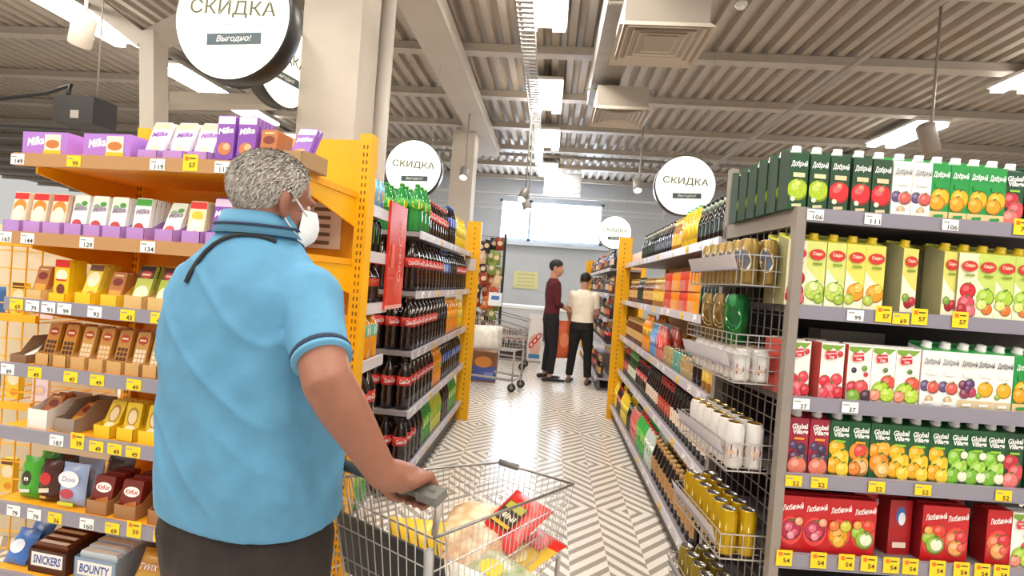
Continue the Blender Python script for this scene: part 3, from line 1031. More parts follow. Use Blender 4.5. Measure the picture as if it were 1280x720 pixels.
T0 = 'dark green juice carton with '
for px, kd, lb, dp in ((1003, 'd_apple', T0 + 'green apple ', 6), (1029, 'd_apple', T0 + 'green apple ', 1), (1056, 'd_red', T0 + 'red apple ', 1), (1083, 'd_red', T0 + 'red apple ', 1), (1109, 'd_red', T0 + 'red apple ', 1),
                       (1135, 'd_fig', 'white juice carton with fig and grapefruit ', 1), (1160, 'd_fig', 'white juice carton with fig and grapefruit ', 1),
                       (1184, 'd_mango', 'bright green juice carton with yellow mango ', 1), (1208, 'd_mango', 'bright green juice carton with yellow mango ', 1), (1232, 'd_mango', 'bright green juice carton with yellow mango ', 1), (1255, 'd_mango', 'bright green juice carton with yellow mango ', 1),
                       (1279, 'g_cherry', 'dark green carton with red cherries at row end ', 1)):
    jrow(0, px, kd, lb + ROW[0], dp)
for px, kd, lb, dp, tn in ((1000, 's_currant', 'cream carton with red berries next to the post ', 2, 0), (1024, 's_apple', 'yellow carton with pale green apples ', 2, 0), (1049, 's_apple', 'yellow carton with pale green apples ', 2, 0), (1074, 's_peach', 'yellow carton with orange peach ', 2, 0), (1099, 's_peach', 'yellow carton with orange peach ', 1, 0),
                           (1141, 's_cherry', 'yellow carton with dark cherries ', 2, 0.22), (1193, 's_cherry', 'yellow carton with dark cherries ', 2, 0.22), (1217, 's_currant', 'cream carton with red currants ', 1, 0), (1241, 's_green', 'lime green carton with yellow cap ', 1, 0), (1265, 's_green', 'lime green carton with yellow cap ', 1, 0), (1288, 's_green', 'lime green carton with yellow cap ', 1, 0)):
    jrow(1, px, kd, lb + ROW[1], dp, tn)
for px, kd, lb, dp, tn in ((1001, 'f_cherry', 'flat-topped white carton with pink berries ', 2, 0.15), (1044, 'f_cherry', 'flat-topped white carton with pink berries ', 2, 0.0), (1079, 'f_berry', 'flat-topped white carton with mixed dark berries ', 1, 0), (1110, 'f_apple', 'flat-topped white carton with apple and peach ', 1, 0), (1141, 'f_apple', 'flat-topped white carton with apple and peach ', 1, 0),
                           (1170, 'd_white_fig', 'white green-topped carton with fig and grapefruit ', 1, 0), (1194, 'd_white_fig', 'white green-topped carton with fig and grapefruit ', 1, 0), (1217, 'd_white_grape', 'white green-topped carton with purple grapes ', 1, 0), (1240, 'd_white_orange', 'white green-topped carton with orange fruit ', 1, 0), (1263, 'd_white_orange', 'white green-topped carton with orange fruit ', 1, 0), (1287, 'd_mango', 'bright green carton with mango ', 1, 0)):
    jrow(2, px, kd, lb + ROW[2], dp, tn)
for px, kd, lb in ((978, 'g_berry', 'burgundy carton with blackberries '), (1003, 'g_berry', 'burgundy carton with blackberries '), (1029, 'g_berry', 'burgundy carton with blackberries '), (1055, 'g_orange', 'dark green carton with yellow oranges '), (1081, 'g_grapefruit', 'dark green carton with red grapefruit '), (1107, 'g_tangerine', 'dark green carton with orange tangerines '),
                   (1132, 'g_orange', 'dark green carton with yellow oranges '), (1157, 'g_orange', 'dark green carton with yellow oranges '), (1182, 'g_orange', 'dark green carton with yellow oranges '), (1206, 'g_apple', 'dark green carton with green apples '), (1230, 'g_apple', 'dark green carton with green apples '), (1253, 'g_apple', 'dark green carton with green apples '), (1277, 'g_cherry', 'dark green carton with red cherries ')):
    if px > 985:
        jrow(3, px, kd, lb + ROW[3], 1)
for px, kd, lb, tn, dy in ((993, 'l_pom', 'red carton with purple pomegranate ', 0, 0), (1024, 'l_pom', 'red carton with purple pomegranate ', 0, 0), (1055, 'l_orange', 'red carton with orange fruit ', 0, 0), (1086, 'l_apple', 'red carton with halved green apple ', 0, 0),
                           (1114, 'l_mix', 'red carton showing a darker side ', -0.2, .09), (1140, 'l_back', 'red carton turned to show its back ', 0.1, 0.03), (1176, 'l_apple', 'red carton with halved green apple ', 0, 0), (1204, 'l_mix', 'red carton with mixed red fruit ', 0, 0), (1232, 'l_mix', 'red carton standing further back ', 0.3, .1), (1258, 'l_mix', 'red carton with mixed red fruit ', 0, 0), (1288, 'f_apple', 'white carton at the row end ', 0, 0)):
    jrow(4, px, kd, lb + ROW[4], 1, tn, dy)
# the rows go on past the picture's edge
for row, kd, lb, stp in ((0, 'd_apple', 'dark green apple carton on the outer half of the top juice shelf', 0.078), (1, 's_green', 'lime green carton on the outer half of the second juice shelf', 0.078), (2, 'd_mango', 'bright green carton on the outer half of the middle juice shelf', 0.076), (3, 'g_cherry', 'dark green cherry carton on the outer half of the fourth juice shelf', 0.078), (4, 'l_mix', 'red carton on the outer half of the lowest juice shelf', 0.096)):
    x = R_.hit((1279, 1288, 1287, 1277, 1288)[row], (215, 338, 465, 560, 665)[row])[0] + stp * 1.05
    while x < W_R - 0.06:
        J[kd].place(R_.p(x, 0.055, RZ[row]), R_.rz + random.uniform(-.03, .03), lb, lb)
        x += stp
# things lying behind the front row on the middle shelf
x, z = R_.hit(1075, 420, 0.2)
tag(ob('juice_box', MB().box(-0.13, 0.13, -0.04, 0.04, 0, 0.235, C('#8f857b', 0.6)), None, R_.p(x, 0.28, RZ[2]), R_.rz), 'grey box standing behind the flat-topped white cartons', 'box')

# ------------------------------------------------------------------ wire baskets on the display's side
def basket(z, h, label, strip=True, depth=0.165, y0=0.05, y1=0.53):
    t = thing('wire_basket', label, 'basket', R_.p(0, 0, z), R_.rz)
    m = MB()
    xo = -depth
    for zz, r in ((0, 0.003), (h, 0.003), (h * 0.5, 0.002)):
        for a, b in (((xo, y0), (xo, y1)), ((xo, y0), (0, y0)), ((xo, y1), (0, y1))):
            m.wire((a[0], a[1], zz), (b[0], b[1], zz), r, WIRE)
    k = 12
    for i in range(k + 1):
        y = y0 + (y1 - y0) * i / k
        m.wire((xo, y, 0), (xo, y, h), 0.0018, WIRE)
        m.wire((xo, y, 0), (0, y, 0), 0.0018, WIRE)
    for i in range(1, 4):
        x_ = xo * i / 4
        for y in (y0, y1):
            m.wire((x_, y, 0), (x_, y, h), 0.0018, WIRE)
    ob('wire_frame', m, t)
    if strip:
        s = MB().add([(xo - 0.008, y0 + .02, h * 0.55), (xo - 0.004, y1, h * 0.55), (xo - 0.022, y1, h * 0.55 + 0.05), (xo - 0.022, y0 + .02, h * 0.55 + 0.05)], [(0, 3, 2, 1), (0, 1, 2, 3)], C('#e9e5ea', 0.25))
        s.box(xo - 0.010, xo - 0.003, y0 + .02, y1, h * 0.55 - 0.006, h * 0.55, RAIL)
        ob('price_strip', s, t)
    return t


def cans_in(z, kind, label, ncol=2, nrow=6, skip=0, pitch=0.0705, x0=-0.125, y0=0.088):
    for a in range(ncol):
        for b in range(nrow):
            if a and b < skip:
                continue
            K[kind].place(R_.p(x0 + a * 0.0705, y0 + b * pitch, z + 0.004), R_.rz - math.pi / 4 + random.uniform(-.3, .3), label, label)


basket(1.455, 0.11, 'wire basket of gold shield cans hung highest on the juice display side')
cans_in(1.455, 'gold', 'gold can with oval shield in the highest wire basket')
basket(1.225, 0.05, 'shallow wire basket holding the fat gold and green cans', False)
for b in range(3):
    K['green_tall' if b == 0 else 'gold_tall'].place(R_.p(-0.1, 0.2 + b * 0.115, 1.229), R_.rz - 0.8, 'fat green can in the shallow wire basket' if b == 0 else 'fat brown-gold can in the shallow wire basket', None if b == 0 else 'fat gold cans')
basket(1.10, 0.10, 'wire basket of white cans hung at mid height on the display side')
basket(0.78, 0.10, 'wire basket of white cans hung just above the yellow cans')
cans_in(0.78, 'white', 'white can with rusty red emblem in the basket above the yellow cans')
basket(0.46, 0.09, 'wire basket holding the yellow cans')
cans_in(0.46, 'yellow_can', 'bright yellow can in the wire basket')
basket(0.13, 0.09, 'lowest wire basket of brownish cans under the yellow ones')
cans_in(0.13, 'khaki', 'brown-gold can in the lowest wire basket', nrow=6)
K['white_short'] = None
can('white_short', '#d9d5d0', '#d8b45a', art=a_red, metal=0.15, h=0.118)
cans_in(1.10, 'white_short', 'short white can with rusty red emblem in the mid-height basket', nrow=6)

# ================================================================== right aisle gondola (beer)
def gondola(name, label, side, y0, y1, zs, xf, depth=0.45, back=ORG, ytop=1.98, basex=None, posts=(True, True), modules=2):
    """side=+1: the shelves face -x (stand right of the aisle); -1: they face +x"""
    t = thing(name, label, 'shelving', (xf, y0, 0))
    s = side
    L = y1 - y0

    def bx(x0, x1, a, b, z0, z1, mat):
        x0, x1 = sorted((s * x0, s * x1))
        return MB().box(x0, x1, a, b, z0, z1, mat)
    ob('back_panel', bx(depth, depth + 0.03, 0, L, 0, ytop, back), t)
    bz = zs[-1]
    ob('kick_plate', bx((basex or 0) + 0.03, (basex or 0) + 0.05, 0, L, 0, bz - 0.03, DGREY), t)
    for z in zs:
        off = (basex or 0) if z == bz else 0
        sh = ob('shelf', bx(off, depth, 0.0, L, z - 0.028, z, C('#8b8486', 0.45)), t)
        ob('price_rail', bx(off - 0.014, off, 0.0, L, z - 0.042, z + 0.006, C('#c3bcc6', 0.3)), sh)
        k = 0
        y = 0.12
        nums = [('79', 0), ('64', 0), ('119', 1), ('49', 0), ('85', 0), ('99', 1)]
        while y < L - 0.06:
            n_, yl = nums[k % 6]
            price_tag(sh, (s * (off - 0.0145), y, z - 0.019), n_, yl, -s * math.pi / 2)
            y += 0.17 + 0.09 * ((k * 7) % 3)
            k += 1
    for k in range(modules + 1):
        y = L * k / modules
        ob('upright', bx(depth - 0.03, depth + 0.03, y - 0.02, y + 0.02, 0, ytop, YEL), t)
    if posts[1]:
        p = ob('end_panel', bx(-0.09, 0.05, L + 0.002, L + 0.05, 0, ytop, YEL), t)
        m = MB()
        z = 0.1
        while z < ytop - 0.05:
            x0, x1 = sorted((s * -0.035, s * -0.025))
            m.box(x0, x1, L + 0.0008, L + 0.002, z, z + 0.018, C('#7a4a06', 0.7))
            z += 0.05
        ob('slot_row', m, p)
    return t


def shelf_row(side, xf, z, y, items, lab, whole_from=3.6, rows=2, dx=0.0):
    """items: (kind, count, pitch, label); laid from near to far"""
    rz = -side * math.pi / 2
    for kind, cnt, pitch, label in items:
        if kind is None:
            y += cnt
            continue
        P = K[kind]
        lb = label + ' ' + lab
        for i in range(cnt):
            for k in range(rows):
                xx = xf + side * (0.055 + dx + k * max(pitch, 0.07) * 1.02)
                P.place((xx, y + pitch * (i + 0.5), z), rz + random.uniform(-.35, .35), lb, lb, whole=(y > whole_from or k > 0))
        y += cnt * pitch


XR = 0.80
RS = [1.69, 1.30, 0.92, 0.55, 0.16]
gondola('beer_gondola', 'yellow-backed aisle shelving full of beer and soft drinks', 1, 2.45, 5.45, RS, XR, basex=-0.045, modules=3)
LB = ('on the top shelf of the beer gondola', 'on the second shelf of the beer gondola', 'on the middle shelf of the beer gondola', 'on the fourth shelf of the beer gondola', 'on the bottom shelf of the beer gondola')
shelf_row(1, XR, RS[0], 2.47, [('beer_dark', 7, 0.072, 'dark bottle with dull green label'), ('yellow_teal', 4, 0.082, 'yellow bottle with teal cap'), ('beer_gold', 4, 0.07, 'golden glass bottle'), ('beer_blue', 8, 0.07, 'dark bottle with slate blue label'), ('beer_dark', 8, 0.072, 'dark bottle with dull green label')], LB[0], rows=1)
shelf_row(1, XR, RS[1] + 0.0, 2.47, [('black_green', 6, 0.062, 'black can with lime green slash'), (None, 0.1, 0, '')], LB[1])
yy = 2.98
for k, kd in enumerate(('pack_orange', 'pack_red', 'pack_orange', 'pack_red')):
    lb = ('orange' if 'orange' in kd else 'red') + ' film-wrapped pack of cans stacked on the second beer shelf'
    for lv in range(2):
        K[kd].place((XR + 0.09, yy, RS[1] + lv * 0.127), -math.pi / 2, lb, 'stacked can packs')
    yy += 0.205
shelf_row(1, XR, RS[1], 3.74, [('beer_gold', 5, 0.07, 'golden glass bottle'), ('beer_amber', 6, 0.07, 'amber bottle with tan label'), ('beer_dark', 4, 0.072, 'dark bottle with dull green label'), ('beer_amber', 7, 0.07, 'amber bottle with tan label')], LB[1], rows=1)
shelf_row(1, XR, RS[2], 2.47, [('beer_gold', 3, 0.075, 'golden glass bottle'), ('cola_small', 2, 0.08, 'small dark cola bottle'), ('tan', 4, 0.066, 'short tan can'), ('teal', 3, 0.066, 'short teal can'), ('tan', 4, 0.066, 'short tan can'), ('pink', 3, 0.078, 'pink soda bottle'), ('blue', 3, 0.078, 'pale blue soda bottle'), ('orange', 3, 0.095, 'orange soda bottle'), ('beer_amber', 14, 0.07, 'amber bottle with tan label')], LB[2])
shelf_row(1, XR, RS[3], 2.47, [('beer_white', 11, 0.073, 'dark bottle with pale label and orange emblem'), ('beer_red', 5, 0.073, 'dark bottle with red label'), ('beer_white', 6, 0.073, 'dark bottle with pale label and orange emblem'), ('cola_small', 6, 0.08, 'small dark cola bottle'), ('beer_green', 6, 0.073, 'green glass bottle'), ('beer_red', 4, 0.073, 'dark bottle with red label')], LB[3])
shelf_row(1, XR - 0.045, RS[4], 2.47, [('beer_tan', 13, 0.077, 'dark bottle with gold-brown label'), ('clear', 3, 0.085, 'clear bottle with red cap'), ('lime', 4, 0.085, 'vivid green bottle with red cap'), ('pink', 4, 0.08, 'pink soda bottle'), ('beer_dark', 3, 0.072, 'dark bottle with dull green label'), ('yellow', 4, 0.085, 'yellow soda bottle'), ('cola_small', 4, 0.08, 'small dark cola bottle'), ('yellow', 2, 0.085, 'yellow soda bottle')], LB[4])

# far right gondola
XF = 0.80
gondola('far_bottle_gondola', 'distant aisle shelving of bottles beside the two young shoppers', 1, 6.9, 10.4, [1.7, 1.35, 1.0, 0.65, 0.18], XF, basex=-0.08, modules=3)
for i, z in enumerate((1.7, 1.35, 1.0, 0.65, 0.18)):
    lb = ('top', 'second', 'middle', 'fourth', 'bottom')[i] + ' shelf of the distant bottle gondola'
    kinds = ('beer_white', 'beer_amber', 'beer_red', 'cola_small', 'beer_tan', 'beer_blue')
    y = 6.92
    k = 0
    while y < 10.2:
        kd = kinds[(k * 5 + i) % 6]
        nm = {'beer_white': 'dark bottle with pale label', 'beer_amber': 'amber glass bottle', 'beer_red': 'red-labelled bottle', 'cola_small': 'small cola-coloured bottle', 'beer_tan': 'brown bottle with gold label', 'beer_blue': 'dark bottle with slate label'}[kd]
        for q in range(4):
            K[kd].place((XF + (-0.08 if z < 0.2 else 0) + 0.06, y + 0.045, z), -math.pi / 2 + random.uniform(-.3, .3), nm + ' on the ' + lb, nm + ' ' + lb.split()[0], whole=True)
            y += 0.09
        k += 1

# ================================================================== cola gondola (left)
XL = -0.813
LS = [1.667, 1.30, 0.93, 0.563, 0.19]
gondola('cola_gondola', 'orange-ended aisle shelving packed with cola bottles', -1, 2.97, 4.88, LS, XL, modules=2)
LBL = ('on the top shelf of the cola gondola', 'on the second shelf of the cola gondola', 'on the middle shelf of the cola gondola', 'on the fourth shelf of the cola gondola', 'on the bottom shelf of the cola gondola')


def lrow(z, lab, items, near=3):
    rz = math.pi / 2
    y = 2.99
    cnt_all = 0
    for kind, cnt, pitch, label in items:
        P = K[kind]
        lb = label + ' ' + lab
        for i in range(cnt):
            nrow = 4 if cnt_all < near else 1
            for k in range(nrow):
                xx = XL - 0.055 - k * 0.098
                P.place((xx, y + pitch * (i + 0.5), z), rz - (0.9 if cnt_all < 1 else 0.4) + random.uniform(-.25, .25), lb, lb, whole=(y > 3.9))
            cnt_all += 1
        y += cnt * pitch


CL = 'cola bottle with red label '
lrow(LS[0], LBL[0], [('sprite', 3, 0.092, 'green lemonade bottle'), ('cola_small', 8, 0.078, CL.strip()), ('pepsi', 3, 0.092, 'cola bottle with blue label'), ('yellow', 6, 0.085, 'yellow soda bottle')])
lrow(LS[1], LBL[1], [('cola', 8, 0.098, CL.strip()), ('pepsi', 3, 0.092, 'cola bottle with blue label'), ('cola_plain', 3, 0.094, 'dark bottle with brown label'), ('cola', 5, 0.098, CL.strip())])
lrow(LS[2], LBL[2], [('cola', 7, 0.098, CL.strip()), ('cola_plain', 4, 0.094, 'dark bottle with brown label'), ('orange', 5, 0.096, 'orange soda bottle'), ('yellow', 3, 0.085, 'yellow soda bottle')])
lrow(LS[3], LBL[3], [('cola', 7, 0.098, CL.strip()), ('orange', 3, 0.096, 'orange soda bottle'), ('pepsi', 9, 0.092, 'cola bottle with blue label')])
lrow(LS[4], LBL[4], [('cola', 3, 0.098, CL.strip()), ('cola_plain', 2, 0.094, 'dark bottle with brown label'), ('green', 3, 0.088, 'green lemonade bottle'), ('limonade', 4, 0.088, 'yellow-green lemonade bottle'), ('cola_plain', 3, 0.094, 'dark bottle with brown label'), ('green', 4, 0.088, 'green lemonade bottle')], near=2)

# narrow side shelves next to the yellow upright
t = thing('side_shelf_unit', 'narrow drinks shelves behind the yellow upright of the chocolate display', 'shelving', (-0.83, 2.16, 0))
ob('back_panel', MB().box(-0.42, -0.40, 0, 0.5, 0, 1.95, ORG), t)
AZ = [1.70, 1.49, 1.25, 0.985, 0.61, 0.26]
for z in AZ:
    s = ob('shelf', MB().box(-0.4, 0, 0.0, 0.3, z - 0.03, z, C('#8b8486', 0.45)), t)
    ob('price_rail', MB().box(0, 0.012, 0.0, 0.3, z - 0.045, z + 0.006, C('#d4ced2', 0.3)), s)
for y_ in (0.0, 0.3):
    ob('upright', MB().box(-0.42, -0.38, y_ - 0.015, y_ + 0.015, 0, 1.98, YEL), t)
for z, kd, n_, pt, lb in ((AZ[0], 'blue_small', 4, 0.065, 'pale blue can on the narrow side shelf top'), (AZ[1], 'black_green', 4, 0.065, 'black and green can on the narrow side shelves'), (AZ[2], 'brown_red', 3, 0.088, 'brown bottle with orange-red label on narrow side shelves'), (AZ[3], 'orange_square', 3, 0.09, 'square orange juice bottle on the narrow side shelves'), (AZ[4], 'cola', 3, 0.097, 'cola bottle low on the narrow side shelves'), (AZ[5], 'green', 3, 0.09, 'green bottle low on the narrow side shelves')):
    for i in range(n_):
        K[kd].place((-0.83 - 0.05, 2.17 + pt * (i + 0.5), z), math.pi / 2 - 0.6, lb, lb)
# red advertising panel along the aisle
t = thing('red_ad_panel', 'glossy red advertising panel fixed along the cola aisle', 'sign', (-0.811, 2.39, 1.22))
ob('board', MB().box(-0.006, 0.006, 0, 0.27, 0, 0.54, C('#d8311f', 0.25, coat=0.5)), t)
g = MB()
p = Print(g, -0.0062, step=0.0006)
p.text('Coca-Cola', 0.05, 0.30, 0.32, C('#f0a090', 0.5), h=0.055, rot=math.pi / 2, shear=0.3, bold=0.01)
p.rect(-0.06, 0.27, 0.05, 0.12, C('#e8604a', 0.5))
ob('lettering', g, t, (0, 0.13, 0), math.pi / 2)
ob('holder', MB().box(0.006, 0.008, 0.0, 0.27, 0.0, 0.02, C('#e8a89c', 0.2)), t)
# white notice on the far orange end panel
tag(ob('notice_plate', MB().box(-0.05, 0.05, -0.004, 0.0, -0.06, 0.06, C('#d9cfc4', 0.5)), None, (-0.80, 4.876, 1.55)), 'small pale notice on the orange end panel of the cola gondola', 'notice')

# ================================================================== chocolate end display (left)
L_ = Frame((-0.88, 1.57, 0), math.radians(-5))
CZL = [1.733, 1.45, 1.21, 0.973, 0.742, 0.467, 0.215]
W_L = 1.09
cd = thing('chocolate_display', 'yellow end shelving stocked with chocolate and sweets', 'shelving', L_.o, L_.rz)
ob('back_panel', MB().box(-W_L, 0.0, 0.5, 0.515, 0, 1.95, ORG), cd)
for xx in (0.0, -W_L):
    u = ob('upright', MB().box(xx - 0.005, xx + 0.05, 0.47, 0.53, 0, 1.98, YEL), cd)
    m = MB()
    z = 0.06
    while z < 1.94:
        m.box(xx + 0.014, xx + 0.019, 0.4685, 0.47, z, z + 0.016, C('#7a4a06', 0.7))
        m.box(xx + 0.03, xx + 0.035, 0.4685, 0.47, z, z + 0.016, C('#7a4a06', 0.7))
        z += 0.032
    ob('slot_row', m, u)
SHT = C('#f0a41c', 0.45)
BROWN = C('#b98a5a', 0.4)
for i, z in enumerate(CZL):
    s = ob('shelf', MB().box(-W_L, 0.0, 0.0, 0.49, z - 0.025, z, SHT), cd)
    m = MB().box(-W_L, 0.0, -0.014, 0.0, z - 0.042, z + 0.004, BROWN if i < 2 else RAIL)
    ob('price_rail', m, s)
    for xx in (-0.012, -W_L + 0.004):
        ob('bracket', MB().prism([(0.06, z - 0.055), (0.49, z - 0.15), (0.49, z - 0.026), (0.06, z - 0.026)], 'x', xx, xx + 0.008, YEL), s)
ob('base_plinth', MB().box(-W_L, 0, 0.02, 0.5, 0, 0.18, ORG), cd)
ob('top_panel', MB().box(-W_L + 0.5, 0.0, 0.496, 0.5, 1.7, 1.96, YEL), cd)
nx0, nz1 = L_.hit(386, 252, 0.49)
nx1, nz0 = L_.hit(424, 312, 0.49)
n_ = MB().box(nx0, nx1, 0.492, 0.495, nz0, nz1, C('#e8dcc8', 0.3))
p = Print(n_, 0.4915, step=0.0005)
for k in range(5):
    p.rect((nx0 + nx1) / 2 - 0.01, nz1 - 0.03 - k * (nz1 - nz0) * 0.18, (nx1 - nx0) * 0.5, 0.016, C('#7a6a5a', 0.6))
ob('notice_sheet', n_, cd)

YT = (198, 300, 385, 468, 552, 650, 0)
for row, px, num, yl, big in ((0, 28, '149', 0, 0), (0, 98, '99', 1, 0), (0, 202, '119', 0, 0), (0, 243, '57', 1, 1), (0, 283, '112', 0, 0),
                              (1, 12, '165', 0, 0), (1, 40, '144', 0, 0), (1, 114, '129', 0, 0), (1, 190, '134', 0, 0),
                              (2, 26, '69', 1, 0), (2, 46, '79', 0, 0), (2, 66, '91', 0, 0), (2, 86, '99', 0, 0), (2, 124, '93', 0, 0), (2, 165, '43', 1, 0), (2, 203, '42', 1, 0),
                              (3, 15, '89', 0, 0), (3, 49, '49', 1, 0), (3, 94, '47', 1, 0), (3, 127, '49', 1, 0), (3, 173, '49', 1, 0),
                              (4, 76, '187', 0, 0), (4, 102, '39', 1, 1), (4, 126, '49', 1, 0), (4, 149, '49', 1, 0), (4, 172, '49', 1, 0),
                              (5, 22, '79', 0, 0), (5, 48, '79', 0, 0), (5, 74, '36', 1, 0), (5, 114, '160', 0, 0), (5, 146, '69', 1, 0), (5, 173, '59', 1, 1), (5, 207, '59', 1, 0)):
    x, _ = L_.hit(px, YT[row])
    price_tag(cd, (x, -0.0146, CZL[row] - 0.02 + (0.01 if big else 0)), num, yl, 0, big)

# ------------------------------------------------------------------ sweets
B = {}


def bar(key, w_, h, t, base, art, name='chocolate_bar', cat='chocolate', rough=0.35):
    P = Proto(name, cat)
    b = P.part('wrapper')
    m = C(base, rough)
    b.prism([(-w_ / 2, 0.004), (-w_ / 2 + 0.004, 0), (w_ / 2 - 0.004, 0), (w_ / 2, 0.004), (w_ / 2, h - 0.004), (w_ / 2 - 0.004, h), (-w_ / 2 + 0.004, h), (-w_ / 2, h - 0.004)], 'y', -t / 2, t / 2, m)
    if art:
        art(Print(P.part('front_print'), -t / 2 - 0.0003), w_, h)
    B[key] = P


def milka(base, fr, lettering='#ffffff', top=None):
    def f(p, w_, h):
        if top:
            p.rect(0, h * 0.9, w_ * 0.97, h * 0.16, C(top, 0.4))
        for cx, cz, rx, rz_, c in fr:
            p.ell(cx * w_, cz * h, rx * w_, rz_ * h, C(c, 0.4))
        if lettering:
            p.text('Milka', 0, h * 0.68, w_ * 0.86, C(lettering, 0.4), h=h * 0.13, shear=0.25, rot=0.12, bold=0.03)
    return f


bar('m_white', 0.072, 0.155, 0.012, '#efe6f0', milka(0, [(0, .3, .4, .14, '#d9c4e4'), (0, .3, .26, .1, '#f2d9b0')], '#9a5ab8', '#d8e09a'))
bar('m_purple', 0.068, 0.165, 0.014, '#8a4fae', milka(0, [(0, .3, .38, .14, '#c87a4a'), (.1, .34, .2, .07, '#e8b48a')], '#ffffff', '#e8d2ee'))
bar('m_red', 0.066, 0.15, 0.016, '#f2dcc0', milka(0, [(0, .62, .44, .2, '#f08a2a'), (0, .45, .4, .22, '#fbead0'), (0, .18, .3, .1, '#e88a3a')], None, '#d82a2a'))
bar('m_green', 0.066, 0.15, 0.016, '#f4f2ec', milka(0, [(-.1, .3, .3, .1, '#c8484a'), (.15, .22, .26, .08, '#8a4a34'), (.2, .8, .2, .06, '#4a9a3a'), (-.2, .74, .2, .06, '#8aa87a')], '#9a8aa0', '#e8f0dc'))
bar('m_greentop', 0.066, 0.15, 0.016, '#f4f2ec', milka(0, [(-.1, .3, .3, .1, '#c8484a'), (.15, .22, .26, .08, '#8a4a34')], '#9a8aa0', '#3f9a2f'))
bar('m_yellow', 0.066, 0.15, 0.016, '#f4e3b8', milka(0, [(0, .4, .4, .2, '#f7f0dc'), (0, .2, .34, .1, '#e8a03a'), (0, .66, .34, .1, '#f2c43a')], None, '#d8342a'))
bar('y_red', 0.062, 0.15, 0.02, '#f2c418', lambda p, w_, h: (p.rect(0, h * .9, w_ * .97, h * .18, C('#d8231c', .4)), p.ell(0, h * .62, w_ * .4, h * .14, C('#f7ecc8', .4)), p.ell(0, h * .28, w_ * .28, h * .13, C('#7a3a1c', .4)), p.rect(0, h * .5, w_ * .7, h * .04, C('#d8231c', .4))))
bar('y_pack', 0.062, 0.145, 0.02, '#f2d648', lambda p, w_, h: (p.ell(0, h * .6, w_ * .42, h * .2, C('#fbf2d0', .4)), p.rect(0, h * .9, w_ * .97, h * .16, C('#6a3a1c', .4)), p.ell(.1 * w_, h * .2, w_ * .3, h * .1, C('#e89a1a', .4))))
bar('b_brown', 0.06, 0.12, 0.02, '#b8703a', lambda p, w_, h: (p.ell(0, h * .7, w_ * .36, h * .12, C('#7a2a1a', .4)), p.rect(0, h * .3, w_ * .8, h * .3, C('#d8a03a', .4)), p.rect(0, h * .9, w_ * .6, h * .04, C('#e8cf9a', .4))))


def alpen(top, mid, oval='#c03a2a'):
    return lambda p, w_, h: (p.rect(0, h * .84, w_ * .97, h * .3, C(top, .4)), p.ell(0, h * .3, w_ * .46, h * .22, C(mid, .4)), p.ell(0, h * .78, w_ * .38, h * .09, C(oval, .4)), p.rect(0, h * .78, w_ * .5, h * .04, C('#f0d8b8', .4)))


bar('a_dark', 0.066, 0.155, 0.013, '#c8cf5a', alpen('#3a1c12', '#f2efd0'))
bar('a_green', 0.066, 0.155, 0.013, '#b8c83a', alpen('#5a2a14', '#eef0d4'))
bar('a_blue', 0.066, 0.155, 0.013, '#dfe4ee', alpen('#2a52a8', '#f4ece0'))


def grid_art(sq, ov):
    def f(p, w_, h):
        p.ell(0, h * .8, w_ * .4, h * .1, C(ov, .4))
        p.rect(0, h * .8, w_ * .5, h * .04, C('#f4dcc0', .4))
        for a in range(3):
            for b in range(5):
                p.y += p.step
                p.rect((-0.28 + a * .28) * w_, h * (.1 + b * .11), w_ * .22, h * .085, C(sq, .4))
    return f


for i, (base, sq, ov) in enumerate((('#c8842a', '#4a2a18', '#a83a1c'), ('#d08a30', '#4a2a18', '#b8441c'), ('#d8a050', '#f0dcb8', '#b84a22'), ('#cf8f3c', '#eecfa0', '#b84a22'), ('#c88a3a', '#5a2f18', '#c04a22'), ('#d29a50', '#f0e0c4', '#b8402a'), ('#d8a45a', '#f2e6cc', '#c04a2a'), ('#c98f48', '#6a3a20', '#b8402a'))):
    bar('o%d' % i, 0.052, 0.15, 0.013, base, grid_art(sq, ov))
bar('face', 0.062, 0.125, 0.012, '#e8c424', lambda p, w_, h: (p.ell(0, h * .62, w_ * .36, h * .26, C('#b8862a', .4)), p.ell(0, h * .6, w_ * .28, h * .2, C('#f2d9a8', .4)), p.ell(0, h * .24, w_ * .4, h * .14, C('#f7f0d0', .4)), p.rect(0, h * .08, w_ * .9, h * .1, C('#d8b01a', .4))))
bar('kk', 0.08, 0.125, 0.03, '#7a2416', lambda p, w_, h: (p.ell(0, h * .68, w_ * .4, h * .14, WHT), p.text('KitKat', 0, h * .68, w_ * .62, C('#c81e1e', .4), h=h * .12, shear=.2, bold=.02), p.rect(.08 * w_, h * .3, w_ * .6, h * .2, C('#c87a3a', .4), .3)), name='chocolate_pack')


def bag(key, w_, h, t, base, art, rough=0.25):
    P = Proto('candy_bag', 'candy bag')
    mb = P.part('pouch')
    n, m = 7, 9
    vs, fs = [], []
    for sgn in (-1, 1):
        for j in range(m):
            for i in range(n):
                u, v_ = i / (n - 1) * 2 - 1, j / (m - 1) * 2 - 1
                th = t / 2 * (max(0, 1 - u ** 4) * max(0, 1 - v_ ** 4)) ** 0.7
                wx = w_ / 2 * (1 - 0.06 * math.cos(v_ * 1.57))
                vs.append((u * wx, sgn * (th + 0.0006), h / 2 + v_ * h / 2))
    for q in (0, 1):
        for j in range(m - 1):
            for i in range(n - 1):
                a = q * n * m + j * n + i
                f = (a, a + 1, a + n + 1, a + n)
                fs.append(f if q == 0 else f[::-1])
    mb.add(vs, fs, C(base, rough), True)
    if art:
        art(Print(P.part('front_print'), -t / 2 - 0.0015), w_, h)
    B[key] = P


